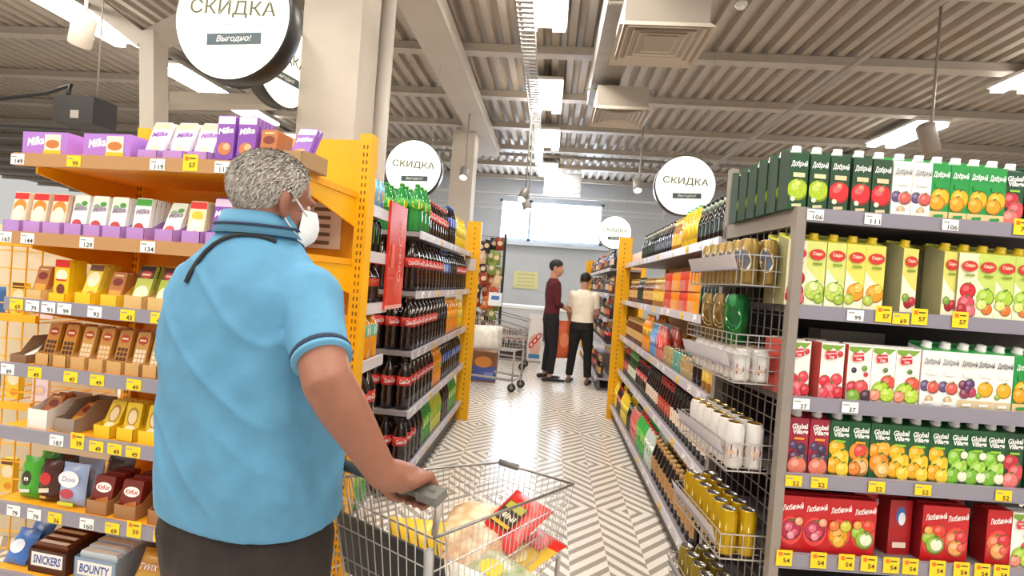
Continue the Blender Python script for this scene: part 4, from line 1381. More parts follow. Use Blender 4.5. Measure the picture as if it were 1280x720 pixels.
bag('mm_green', 0.085, 0.15, 0.045, '#4aa82a', lambda p, w_, h: (p.ell(0, h * .52, w_ * .22, h * .18, C('#3a2416', .4)), p.text('m', 0, h * .5, w_ * .2, WHT, bold=.03), p.rect(0, h * .22, w_ * .5, h * .08, C('#d8d8c8', .4), .1)))
bag('mm_brown', 0.085, 0.15, 0.045, '#4a2015', lambda p, w_, h: (p.ell(0, h * .58, w_ * .28, h * .15, C('#c8201c', .4)), p.rect(0, h * .3, w_ * .5, h * .1, C('#e0d0b8', .4), .15), p.rect(0, h * .14, w_ * .3, h * .06, C('#c8a04a', .4))))
bag('blue_bag', 0.11, 0.15, 0.05, '#a8bce0', lambda p, w_, h: (p.ell(0, h * .66, w_ * .4, h * .2, C('#f2eef0', .4)), p.text('Dove', 0, h * .66, w_ * .5, C('#5a4a8a', .4), shear=.2), p.ell(0, h * .32, w_ * .26, h * .12, C('#b83a4a', .4)), p.rect(0, h * .08, w_ * .6, h * .08, C('#d8d83a', .4))))
bag('grey_bag', 0.12, 0.19, 0.05, '#75706c', lambda p, w_, h: (p.text('Dove', 0, h * .72, w_ * .6, C('#2f2a2a', .4), shear=.2), p.ell(0, h * .35, w_ * .25, h * .1, C('#9a2a34', .4))))
bag('twix_bag', 0.12, 0.13, 0.04, '#c8963c', lambda p, w_, h: (p.text('TWIX', 0, h * .55, w_ * .66, C('#c8281c', .4), h=h * .2, bold=.03, shear=.2), p.text('TWIX', 0, h * .55, w_ * .62, WHT, h=h * .16, bold=0, shear=.2)))
bag('blue_small_bag', 0.1, 0.12, 0.04, '#4a78c0', lambda p, w_, h: (p.ell(0, h * .5, w_ * .3, h * .2, C('#e8eef6', .4)),))

TR = {}


def tray(w_, d, hf, hb, col):
    key = (round(w_, 3), d, hf, hb, col)
    if key not in TR:
        m = MB()
        M_ = C(col, 0.55)
        e = 0.002
        m.box(-w_ / 2, w_ / 2, 0, d, 0, e, M_)
        m.box(-w_ / 2, w_ / 2, 0, e, 0, hf, M_)
        m.box(-w_ / 2, w_ / 2, d - e, d, 0, hb, M_)
        for xx in (-w_ / 2, w_ / 2 - e):
            m.prism([(0, 0), (d, 0), (d, hb), (d * 0.45, hb), (d * 0.2, hf * 1.1), (0, hf)], 'x', xx, xx + e, M_)
        TR[key] = m.build('display_tray')
    return TR[key]


SH = ('top', 'second', 'third', 'fourth', 'fifth', 'sixth', 'lowest')


def slot(row, px, py, kind, traycol, label, n=3, lean=-0.2, w_=None, hf=0.05, hb=0.09, d=0.16, y=0.012, trlabel=None, pitch=0.02):
    x, _ = L_.hit(px, py)
    P = B[kind]
    xs = [v[0] for v in P.parts[0][1].v]
    ww = (w_ or (max(xs) - min(xs))) + 0.007
    ys = [v[1] for v in P.parts[0][1].v]
    pitch = max(pitch, (max(ys) - min(ys)) / math.cos(lean) + 0.001)
    z = CZL[row]
    sh = SH[row] + ' chocolate shelf'
    if traycol:
        o = ob('display_tray', tray(ww, d, hf, hb, traycol), None, L_.p(x, y, z), L_.rz)
        tag(o, (trlabel or 'card tray') + ' for ' + label, 'tray', 'display trays on the ' + sh)
    for k in range(n):
        P.place(L_.p(x, y + 0.022 + k * pitch, z + 0.003), 0, label + ' on the ' + sh, label + ' ' + SH[row], rot=(lean, 0, L_.rz + random.uniform(-.03, .03)))


# top shelf
def wide_box(px, label):
    P = Proto('chocolate_box', 'box')
    P.part('carton').box(-0.098, 0.098, -0.06, 0.06, 0, 0.088, C('#b07cd0', 0.4))
    p = Print(P.part('front_print'), -0.0603)
    p.text('Milka', -0.04, 0.055, 0.075, WHT, h=0.03, shear=.25, rot=.12, bold=.03)
    p.rect(0.035, 0.045, 0.07, 0.07, C('#f2e6cc', .4))
    p.ell(0.035, 0.045, 0.03, 0.016, C('#c87a3a', .4))
    p.rect(0.035, 0.016, 0.075, 0.014, C('#f2c41a', .4))
    x, _ = L_.hit(px, 182)
    P.place(L_.p(x, 0.075, CZL[0]), L_.rz, label)


wide_box(50, 'wide purple chocolate box at the outer end of the top shelf')
wide_box(128, 'wide purple chocolate box next to the leaning white bars')
x, _ = L_.hit(150, 160)
tag(ob('chocolate_box', MB().box(-0.1, 0.1, -0.05, 0.05, 0, 0.105, C('#e8c81c', 0.4)), None, L_.p(x, 0.2, CZL[0]), L_.rz), 'yellow box standing behind the wide purple chocolate boxes', 'box')
for px in (180, 212, 243):
    slot(0, px, 185, 'm_white', '#b58acb', 'pale lilac and white chocolate bar leaning', 4, -0.32, hf=0.036, hb=0.07)
for px in (273, 300):
    slot(0, px, 175, 'm_purple', '#7a4a9a', 'upright purple chocolate bar with cream top', 5, -0.05, hf=0.015, hb=0.04, d=0.2)
slot(0, 328, 178, 'b_brown', '#b08a5c', 'orange-brown chocolate bar', 4, -0.1, hf=0.04, hb=0.06)
slot(0, 362, 186, 'm_purple', '#a8865c', 'purple bar by the yellow back panel', 2, -0.5, hf=0.05, hb=0.06)
# second shelf
for px, kd, lb in ((10, 'm_red', 'orange-cream bar with red top'), (35, 'm_red', 'orange-cream bar with red top'), (60, 'm_red', 'orange-cream bar with red top'),
                   (87, 'm_green', 'white berry bar with pale top'), (111, 'm_green', 'white berry bar with pale top'), (136, 'm_green', 'white berry bar with pale top'),
                   (166, 'm_greentop', 'white berry bar with green top'), (202, 'm_green', 'white bar leaning far back'), (236, 'm_yellow', 'cream bar with red top and yellow art'), (267, 'm_purple', 'purple bar with cream top')):
    slot(1, px, 268, kd, '#b48acc', lb, 4, -0.35 if px == 202 else -0.12, hf=0.045, hb=0.075)
slot(1, 296, 272, 'm_purple', '#b48acc', 'purple bar half hidden by the man', 2, -0.12, hf=0.03, hb=0.06)
# third shelf
slot(2, 38, 355, 'b_brown', '#d8b878', 'brown wafer pack sunk in its tray', 2, -0.2, hf=0.035, hb=0.1, trlabel='tall tan tray')
slot(2, 67, 350, 'y_red', '#f2c81c', 'yellow pack with red top', 3, -0.03, hf=0.03, hb=0.05)
slot(2, 100, 352, 'y_pack', '#f2c81c', 'yellow pack tipping sideways', 3, -0.28, hf=0.04, hb=0.07)
slot(2, 132, 360, 'b_brown', '#ecc42c', 'brown pack in a yellow tray', 3, -0.25, hf=0.04, hb=0.08)
slot(2, 163, 358, 'a_dark', '#d8b474', 'lime bar with dark brown top', 4, -0.28, hf=0.045, hb=0.09)
slot(2, 193, 362, 'a_green', '#d8b474', 'lime bar with brown top', 4, -0.28, hf=0.045, hb=0.09)
slot(2, 221, 364, 'a_blue', '#e8c83c', 'white bar with blue top', 4, -0.25, hf=0.045, hb=0.09)
# fourth shelf
slot(3, 18, 445, 'a_blue', '#8a6a4a', 'pale checkered pack lying low in a brown tray', 2, -1.1, hf=0.03, hb=0.09)
for i, px in enumerate((48, 70, 93, 116, 139, 162, 184, 206)):
    dsc = ('dark-squared orange bar by the pale packs', 'second dark-squared orange bar', 'tan bar with cream squares', 'orange bar with cream squares', 'dark-squared bar between two cream-squared ones', 'tan bar with pale squares', 'light tan bar with pale squares', 'brown-squared bar beside the man')[i]
    slot(3, px, 440, 'o%d' % i, '#cfa264', dsc, 4, -0.2, hf=0.045, hb=0.08)
# fifth shelf
slot(4, 42, 525, 'b_brown', '#efe9e0', 'brown biscuits in a white tray', 2, -0.5, w_=0.08, hf=0.07, hb=0.1, trlabel='white card tray')
slot(4, 76, 530, 'b_brown', '#9a8a7c', 'dark brown sweets in a grey tray', 2, -0.9, w_=0.08, hf=0.05, hb=0.1)
for px, lb in ((123, 'yellow face-picture bar next to the grey tray'), (152, 'middle yellow face-picture bar'), (180, 'yellow face-picture bar next to the man')):
    slot(4, px, 533, 'face', '#ecc41c', lb, 3, -0.18 if px > 130 else -0.4, hf=0.045, hb=0.07)
# sixth shelf
for px, kd, lb in ((23, 'mm_green', 'bright green candy bag'), (47, 'mm_brown', 'brown candy bag with red oval'), (77, 'blue_bag', 'pale blue candy bag')):
    slot(5, px, 605, kd, None, lb, 2, -0.08, pitch=0.055, y=0.02)
slot(5, 98, 590, 'grey_bag', None, 'large grey candy bag behind', 1, -0.2, y=0.12)
for px, lb in ((117, 'red-brown wafer pack nearer the candy bags'), (153, 'red-brown wafer pack in the wide tray'), (196, 'red-brown wafer pack half behind the man')):
    slot(5, px, 620, 'kk', '#a8784a', lb, 3, -0.2, hf=0.05, hb=0.09, pitch=0.036)
# lowest shelf: boxes of bars
def bar_box(px, py, w_, col, words, wc, nb, barc, label, blabel):
    x, _ = L_.hit(px, py)
    t = thing('bar_box', label, 'box', L_.p(x, 0.02, CZL[6]), L_.rz)
    m = C(col, 0.5)
    b = MB().box(-w_ / 2, w_ / 2, 0, 0.26, 0, 0.004, m)
    b.box(-w_ / 2, w_ / 2, 0, 0.003, 0, 0.085, m)
    for s_ in (-1, 1):
        b.prism([(0, 0), (0.26, 0), (0.26, 0.12), (0.0, 0.085)], 'x', s_ * w_ / 2 - 0.0015, s_ * w_ / 2 + 0.0015, m)
    ob('tray_body', b, t)
    q = MB()
    p = Print(q, -0.0003)
    p.rect(0, 0.05, w_ * 0.85, 0.05, C('#f3efe8', .4) if wc != '#ffffff' else m)
    p.text(words, 0, 0.05, w_ * 0.75, C(wc, .4), h=0.032, shear=.15, bold=.03)
    ob('lettering', q, t)
    wm = Proto('candy_bar', 'candy bar')
    wm.part('wrapper').prism([(-w_ / 2 + 0.008, 0), (w_ / 2 - 0.008, 0), (w_ / 2 - 0.006, 0.014), (w_ / 2 - 0.012, 0.026), (-w_ / 2 + 0.012, 0.026), (-w_ / 2 + 0.006, 0.014)], 'y', -0.012, 0.012, C(barc, 0.3))
    wm.parts[0][1].box(-w_ / 2 + 0.02, w_ / 2 - 0.02, -0.008, 0.008, 0.026, 0.0265, C('#f4eee4', 0.3))
    for k in range(nb):
        wm.place(L_.p(x, 0.045 + k * 0.03, CZL[6] + 0.078 + k * 0.005), L_.rz, blabel, blabel)


bar_box(52, 690, 0.16, '#4a2415', 'SNICKERS', '#2a4a9a', 7, '#6a3418', 'brown box of candy bars with a white nameplate', 'brown wrapped candy bar in the brown box')
bar_box(112, 700, 0.17, '#8aa0b8', 'BOUNTY', '#2f5a9a', 7, '#d8dee4', 'blue-white box of candy bars on the lowest shelf', 'white wrapped candy bar in the blue-white box')
slot(6, 172, 700, 'twix_bag', None, 'golden candy bag with red lettering', 3, -0.5, pitch=0.045)
slot(6, 5, 690, 'blue_small_bag', None, 'blue candy bag at the shelf end', 2, -0.5, pitch=0.05)
slot(6, 200, 690, 'twix_bag', None, 'second stack of golden bags by the man', 2, -0.2, pitch=0.045, y=0.08)

# yellow wire rack with pale goods beyond the outer end
t = thing('wire_rack', 'yellow wire rack beyond the outer end of the chocolate display', 'rack', (L_.p(-W_L - 0.06, 0.15, 0).x, L_.p(-W_L - 0.06, 0.15, 0).y, 0))
YW = C('#f0b01a', 0.4)
ob('back_panel', MB().box(-0.7, 0.0, 0.37, 0.39, 0, 1.5, C('#d6c8ac', 0.6)), t)
ob('side_grid', grid_panel(-0.6, 0.0, 0.05, 1.45, 0.07, YW, 0.003, 'x', 0.0), t)
for z in (0.35, 0.75, 1.1, 1.4):
    g = MB()
    for k in range(7):
        g.wire((-0.6 + k * 0.1, 0, z), (-0.6 + k * 0.1, 0.35, z), 0.003, YW)
    g.wire((-0.6, 0.35, z), (0, 0.35, z), 0.003, YW)
    ob('wire_shelf', g, t)
    ob('front_lip', MB().box(-0.6, 0, -0.012, -0.004, z, z + 0.03, YEL), t)
for z in (0.35, 0.75, 1.1):
    for k in range(3):
        B[('m_white', 'y_pack', 'blue_small_bag')[k]].place((t.location.x - 0.1 - 0.12 * k, t.location.y + 0.12, z + 0.003), 0, ('lilac bar', 'yellow pack', 'blue bag')[k] + ' in the yellow wire rack', 'goods in the yellow wire rack')

# ================================================================== people
def remeshed(mb, voxel, smooth, name, mats=None, sfac=0.5):
    me = mb.build(name)
    o = bpy.data.objects.new('tmp', me)
    COL.objects.link(o)
    r = o.modifiers.new('r', 'REMESH')
    r.mode = 'VOXEL'
    r.voxel_size = voxel
    r.use_smooth_shade = True
    if smooth:
        s = o.modifiers.new('s', 'SMOOTH')
        s.factor = sfac
        s.iterations = smooth
    dg = bpy.context.evaluated_depsgraph_get()
    out = bpy.data.meshes.new_from_object(o.evaluated_get(dg))
    bpy.data.objects.remove(o)
    bpy.data.meshes.remove(me)
    out.name = name
    out.materials.clear()
    for m in (mats or mb.slots[:1]):
        out.materials.append(m)
    out.polygons.foreach_set('material_index', [0] * len(out.polygons))
    out.polygons.foreach_set('use_smooth', [True] * len(out.polygons))
    return out


def chain(mb, pts, rs, mat, n=14):
    """tapering limb with rounded ends"""
    pts = [Vector(p) for p in pts]
    P, Rr = [], []
    d0 = (pts[0] - pts[1]).normalized()
    d1 = (pts[-1] - pts[-2]).normalized()
    for k in range(4, 0, -1):
        a = math.radians(22 * k)
        P.append(pts[0] + d0 * rs[0] * math.sin(a))
        Rr.append(max(rs[0] * math.cos(a), 0.0005))
    P += pts
    Rr += list(rs)
    for k in range(1, 5):
        a = math.radians(22 * k)
        P.append(pts[-1] + d1 * rs[-1] * math.sin(a))
        Rr.append(max(rs[-1] * math.cos(a), 0.0005))
    mb.tube(P, Rr, mat, n)


def loft(mb, rings, mat, n=24):
    """rings: (centre, right vector, half width, front vector, half depth front, half depth back)"""
    vs, fs = [], []
    for c, rv, a, fv, bf, bb in rings:
        for i in range(n):
            t = 2 * math.pi * i / n
            ct, st = math.cos(t), math.sin(t)
            e = 0.85
            x = math.copysign(abs(ct) ** e, ct) * a
            y = math.copysign(abs(st) ** e, st) * (bf if st > 0 else bb)
            vs.append(Vector(c) + rv * x + fv * y)
    m = len(rings)
    for k in range(m - 1):
        for i in range(n):
            j = (i + 1) % n
            fs.append((k * n + i, k * n + j, (k + 1) * n + j, (k + 1) * n + i))
    fs.append(tuple(range(n - 1, -1, -1)))
    fs.append(tuple(range((m - 1) * n, m * n)))
    mb.add(vs, fs, mat, True)


UP = Vector((0, 0, 1))


def head_geo(mb, c, fw, mat, s=1.0, tilt=0.0):
    """head of full height ~0.23*s centred on c; returns the basis"""
    f = (fw * math.cos(tilt) - UP * math.sin(tilt)).normalized()
    u = (UP * math.cos(tilt) + fw * math.sin(tilt)).normalized()
    r = f.cross(u).normalized()
    B3 = Matrix((r, f, u)).transposed()

    def q(x, y, z):
        return c + B3 @ (Vector((x, y, z)) * s)

    def bl(x, y, z, a, b, d, n=16):
        mb.ball(q(x, y, z), a * s, b * s, d * s, mat, n, B3)
    bl(0, -0.012, 0.03, 0.077, 0.098, 0.088, 24)          # cranium
    bl(0, 0.03, -0.035, 0.062, 0.066, 0.085, 20)           # face
    bl(0, 0.04, -0.085, 0.042, 0.046, 0.034, 16)           # jaw
    bl(0, 0.085, 0.018, 0.05, 0.014, 0.012)                # brow
    bl(0, 0.1, -0.028, 0.014, 0.022, 0.022)                # nose
    chain(mb, [q(0, 0.09, 0.008), q(0, 0.112, -0.03)], [0.008 * s, 0.012 * s], mat, 8)
    bl(0, 0.09, -0.068, 0.024, 0.012, 0.007)               # upper lip
    bl(0, 0.088, -0.08, 0.02, 0.012, 0.007)                # lower lip
    for sx in (-1, 1):
        bl(sx * 0.044, 0.048, -0.03, 0.022, 0.028, 0.024)  # cheek
        # ear: rim and lobe
        E = Matrix.Rotation(sx * 0.5, 3, 'Z')
        mb.ball(q(sx * 0.08, -0.012, -0.012), 0.009 * s, 0.02 * s, 0.033 * s, mat, 12, B3 @ E)
        mb.ball(q(sx * 0.077, -0.004, -0.04), 0.008 * s, 0.012 * s, 0.014 * s, mat, 10, B3 @ E)
    return q, B3


def hair_geo(q, B3, mat, s=1.0, top=0.0, low=-0.03, seed=1, rough=0.006, front=0.03):
    rnd = random.Random(seed)
    vs, fs, keep = [], [], {}
    n, m = 72, 44
    for j in range(m + 1):
        ph = math.pi * j / m
        for i in range(n):
            th = 2 * math.pi * i / n
            x, y, z = math.sin(ph) * math.cos(th), math.sin(ph) * math.sin(th), math.cos(ph)
            P = Vector((0.077 * x, -0.012 + 0.098 * y, 0.03 + 0.088 * z))
            # hairline: low at the nape, dips before the ear as a sideburn, high over the brow
            hl = low + 0.012 * math.sin(P.x * 90)
            if P.y > -0.04:
                hl = low + (0.028 - low) * min(1, (P.y + 0.04) / 0.03)
            if P.y > 0.006:
                hl = 0.004 + (0.085 + front) * max(0, (P.y - 0.018) / 0.07) ** 0.9
            edge = P.z - hl
            keep[len(vs)] = edge > -0.004
            k = 1.012 + min(1, max(0, edge / 0.03)) * 0.06 + rnd.uniform(-rough, rough) * 1.6 + top * max(0, z) * min(1, max(0, edge / 0.05))
            lowz = max(0, -z) * 0.03
            vs.append(q(P.x * k, -0.012 + (P.y + 0.012) * (k - lowz), 0.03 + (P.z - 0.03) * k))
    for j in range(m):
        for i in range(n):
            a, b = j * n + i, j * n + (i + 1) % n
            f = (a, a + n, b + n, b)
            if all(keep[v] for v in f):
                fs.append(f)
    return MB().add(vs, fs, mat, True)


def eyes(q, B3, parent, s=1.0):
    for sx in (-1, 1):
        m = MB()
        m.ball(q(sx * 0.03, 0.072, 0.0), 0.012 * s, 0.008 * s, 0.008 * s, C('#efe9e4', 0.3), 10, B3)
        m.ball(q(sx * 0.03, 0.0795, 0.0), 0.0055 * s, 0.0025 * s, 0.0055 * s, C('#2a1c14', 0.2), 10, B3)
        ob('eye', m, parent)


def hand_geo(mb, wrist, dirv, palm_n, mat, s=1.0, curl=0.5, side=1):
    """relaxed or gripping hand; dirv: wrist->knuckles, palm_n: out of the palm, side=+1: thumb on dirv x palm_n side"""
    d = dirv.normalized()
    nrm = (palm_n - palm_n.dot(d) * d).normalized()
    w_ = d.cross(nrm).normalized() * side
    pc = wrist + d * 0.05 * s
    mb.ball(pc, 0.04 * s, 0.047 * s, 0.019 * s, mat, 14, Matrix((w_, d, nrm)).transposed())
    chain(mb, [wrist - d * 0.02 * s, wrist + d * 0.03 * s], [0.028 * s, 0.028 * s], mat, 10)
    for k, (off, ln) in enumerate(((0.03, 0.072), (0.01, 0.08), (-0.011, 0.074), (-0.03, 0.058))):
        b = wrist + (d * 0.085 + w_ * off) * s
        pts = [wrist + (d * 0.05 + w_ * off * 0.9) * s, b]
        a = 0.0
        for seg, fr in enumerate((0.45, 0.32, 0.23)):
            a += curl * (0.9, 1.1, 0.8)[seg]
            b = b + (d * math.cos(a) + nrm * math.sin(a)) * ln * fr * s
            pts.append(b)
        chain(mb, pts, [0.011 * s, 0.0105 * s, 0.0098 * s, 0.009 * s, 0.0075 * s], mat, 8)
    b = wrist + (d * 0.025 + w_ * 0.028) * s
    p1 = b + (d * 0.022 + w_ * 0.026 + nrm * 0.012) * s
    p2 = p1 + (d * 0.028 + w_ * 0.006 + nrm * 0.016 * (0.5 + curl)) * s
    p3 = p2 + (d * 0.022 - w_ * 0.004 + nrm * 0.012 * (0.5 + curl)) * s
    chain(mb, [b, p1, p2, p3], [0.015 * s, 0.0125 * s, 0.0108 * s, 0.008 * s], mat, 8)


def grip_hand(mb, wrist, g, hv_, fwd, th, mat):
    """hand closed round a bar: g on the bar, hv_ along it, fwd away from the body, th=+1/-1: thumb side along hv_"""
    pc = g - fwd * 0.022 + UP * 0.031
    up_ = (fwd * 0.25 + UP).normalized()
    fw2 = (fwd - fwd.dot(up_) * up_).normalized()
    mb.ball(pc, 0.047, 0.048, 0.021, mat, 16, Matrix((hv_, fw2, up_)).transposed())
    chain(mb, [wrist, wrist.lerp(pc, 0.55), pc], [0.031, 0.033, 0.03], mat, 12)
    for k in range(4):
        b = g + hv_ * th * (0.034 - 0.0225 * k)
        s = (1.0, 1.06, 1.0, 0.86)[k]
        pts = [b - fwd * 0.03 + UP * 0.032, b + fwd * 0.014 * s + UP * 0.033, b + fwd * 0.037 * s + UP * 0.004, b + fwd * 0.022 * s - UP * 0.026, b - fwd * 0.004 - UP * 0.029]
        chain(mb, pts, [0.0125, 0.0125, 0.0112, 0.0102, 0.0085], mat, 8)
    t0 = g + hv_ * th * 0.03 - fwd * 0.045 + UP * 0.022
    chain(mb, [t0, g + hv_ * th * 0.055 - fwd * 0.03 + UP * 0.002, g + hv_ * th * 0.052 - fwd * 0.012 - UP * 0.024, g + hv_ * th * 0.04 + fwd * 0.012 - UP * 0.034], [0.018, 0.0145, 0.0125, 0.009], mat, 8)


def foot_geo(mb, ankle, fw, mat, ln=0.27, up=0.0, k_=1.0):
    r = Vector((fw.y, -fw.x, 0))
    heel = Vector((ankle.x, ankle.y, 0)) - fw * 0.07
    for k, (t, wv, h) in enumerate(((0.0, 0.035, 0.075), (0.25, 0.04, 0.085), (0.5, 0.045, 0.06), (0.75, 0.047, 0.042), (0.95, 0.036, 0.032))):
        c = heel + fw * ln * t + UP * (h * 0.5 + up)
        mb.ball(c, wv * k_, ln * 0.2, h * 0.5 * k_, mat, 12, Matrix((r, fw, UP)).transposed())


def person(D):
    """D: joints in world space and looks; returns the parent Empty"""
    skin = C(D['skin'], 0.55, noise=0.05, nscale=60)
    cloth, trous = D['shirt'], D['trousers']
    fw, rt = D['f'], Vector((D['f'].y, -D['f'].x, 0))
    pel = D['pelvis']
    t = thing('person', D['label'], 'person', (pel.x, pel.y, 0))
    inv = Vector((-pel.x, -pel.y, 0))
    vox = D.get('voxel', 0.008)
    body = MB()
    q, B3 = head_geo(body, D['head'], D['hf'], skin, D.get('hs', 1.0), D.get('tilt', 0.0))
    neck = D['neck']
    chain(body, [neck - UP * 0.05, (neck + D['head']) / 2 - D['hf'] * 0.02 + UP * 0.0, D['head'] - UP * 0.03 - D['hf'] * 0.02], [D['nr'] * 1.15, D['nr'], D['nr'] * 0.95], skin, 16)
    rings = [(c, rt, a * 0.94, fw, bf * 0.93, bb * 0.93) for c, a, bf, bb in D['torso']]
    loft(body, rings, skin)
    for sd in ('L', 'R'):
        sh, el, wr = D['sh' + sd], D['el' + sd], D['wr' + sd]
        ar = D['ar']
        chain(body, [sh, sh.lerp(el, 0.5), el, el.lerp(wr, 0.25), el.lerp(wr, 0.7), wr], [ar[0], ar[1], ar[2], ar[3], (ar[3] + ar[4]) / 2 * 0.95, ar[4]], skin, 16)
        hd, hn, curl = D['hand' + sd]
        if 'grip' + sd in D:
            grip_hand(body, wr, *D['grip' + sd], skin)
        else:
            hand_geo(body, wr, hd, hn, skin, D.get('hands', 1.0), curl, D.get('thumb' + sd, 1))
        hp, kn, an = D['hip' + sd], D['kn' + sd], D['an' + sd]
        lr = D['lr']
        chain(body, [hp, hp.lerp(kn, 0.5), kn, kn.lerp(an, 0.35), an], [lr[0] * .9, lr[1] * .9, lr[2] * .9, lr[3] * .9, lr[4] * .8], skin, 14)
        foot_geo(body, an, D.get('ff' + sd, fw), skin, 0.22, 0.012, 0.62)
    me = remeshed(body, vox, 4, 'body')
    ob('body', me, t, inv)
    eyes(q, B3, t)
    for e in [o for o in t.children if o.name.startswith('eye')]:
        e.location = inv
    # shirt
    s = MB()
    rings = [(c, rt, a, fw, bf, bb) for c, a, bf, bb in D['torso']]
    loft(s, rings[D.get('hem', 0):], cloth)
    for sd in ('L', 'R'):
        sh, el, wr = D['sh' + sd], D['el' + sd], D['wr' + sd]
        ar = D['ar']
        end = D['sleeve']
        if end <= 1:
            e = sh.lerp(el, end)
            P = [sh, sh.lerp(e, 0.5), e]
            rs = [ar[0] * 1.2, ar[1] * 1.2, ar[1] * 1.12]
        else:
            e = el.lerp(wr, end - 1)
            P = [sh, sh.lerp(el, 0.5), el, e]
            rs = [ar[0] * 1.2, ar[1] * 1.2, ar[2] * 1.22, ar[3] * 1.2]
        dd = (P[0] - P[1]).normalized()
        s.tube([P[0] + dd * rs[0] * 0.95, P[0] + dd * rs[0] * 0.8, P[0] + dd * rs[0] * 0.45] + P, [rs[0] * 0.3, rs[0] * 0.62, rs[0] * 0.92] + rs, cloth, 18)
    sm_ = remeshed(s, vox, D.get('ssm', 5), 'shirt')
    if 'folds' in D:
        from mathutils import noise as nz
        cos = [v_.co.copy() for v_ in sm_.vertices]
        nrm = [v_.normal.copy() for v_ in sm_.vertices]
        for v_, c0, n0 in zip(sm_.vertices, cos, nrm):
            a = nz.noise(Vector((c0.x * 7 + c0.z * 3, c0.y * 7, c0.z * 4)))
            b = nz.noise(Vector((c0.x * 16 - c0.z * 10 + 5, c0.y * 16, c0.z * 7)))
            r_ = 1 - abs(nz.noise(Vector((c0.x * 9 + c0.z * 8 + 9, c0.y * 9 - c0.z * 3, c0.z * 3)))) * 2
            v_.co = c0 + n0 * D['folds'] * min(1, max(0, (c0.z - D['torso'][0][0].z - 0.01) / 0.08)) * (a * 1.0 + b * 0.35 + max(0, r_) ** 3 * 0.7)
    ob('shirt', sm_, t, inv)
    # trousers
    s = MB()
    wst = D['waist']
    loft(s, [(c, rt, a, fw, bf, bb) for c, a, bf, bb in wst], trous)
    for sd in ('L', 'R'):
        hp, kn, an = D['hip' + sd], D['kn' + sd], D['an' + sd]
        lr = D['lr']
        end = kn.lerp(an, D.get('cuff', 0.94))
        s.tube([hp + UP * 0.06, hp, hp.lerp(kn, 0.5), kn, kn.lerp(an, 0.4), end], [lr[0] * .9, lr[0] * 1.03, lr[1] * 1.08, lr[2] * 1.12, lr[3] * 1.15, lr[4] * 1.35], trous, 18)
    ob('trousers', remeshed(s, vox, 4, 'trousers'), t, inv)
    for sd in ('L', 'R'):
        s = MB()
        foot_geo(s, D['an' + sd], D.get('ff' + sd, fw), D['shoe'], 0.285)
        ob('shoe', remeshed(s, 0.009, 4, 'shoe'), t, inv)
    h = hair_geo(q, B3, D['hair'], D.get('hs', 1.0), D.get('htop', 0.0), D.get('hlow', -0.03), D.get('seed', 1), D.get('hrough', 0.006), D.get('hfront', 0.03))
    ob('hair', h, t, inv)
    return t, q, B3, inv, rt


V = Vector
# ------------------------------------------------------------------ the man with the cart
fb = V((0.27, 0.963, 0))
rb = V((fb.y, -fb.x, 0))
hf = V((0.55, 0.835, 0)).normalized()
MY = 1.08
hc = at(343, 251, MY)
sp = at(312, 420, MY)
def tc(px, py, off=0.0):
    return at(px, py, MY + off)
torso = [(tc(310, 634), 0.216, 0.158, 0.140), (tc(310, 610), 0.218, 0.163, 0.140), (tc(310, 570), 0.219, 0.176, 0.140), (tc(311, 510), 0.216, 0.176, 0.138), (tc(313, 450), 0.210, 0.163, 0.142),
         (tc(316, 395), 0.196, 0.148, 0.140), (tc(319, 358), 0.176, 0.122, 0.128), (tc(321, 332), 0.142, 0.10, 0.112), (tc(323, 310), 0.105, 0.085, 0.095), (tc(325, 292), 0.078, 0.075, 0.078)]
handle_R, handle_L = at(546, 622, 0.985), at(425, 579, 1.165)
hv = (handle_R - handle_L).normalized()
grip = handle_R - hv * 0.07
cf = UP.cross(hv).normalized()
SHIRTM = C('#5790b2', 0.85, noise=0.10, nscale=14, bump=0.25)
shR = tc(318, 364) + rb * 0.152
shL = tc(318, 362) - rb * 0.135
elR = at(410, 478, 0.90)
wrR = grip - cf * 0.085 + UP * 0.055
elL = shL + V((-0.06, 0.10, -0.27))
gl = handle_L - hv * 0.14
wrL = gl - cf * 0.08 + UP * 0.06
pelv = V((tc(308, 660).x, tc(308, 660).y, 0.82))
hipz = 0.80
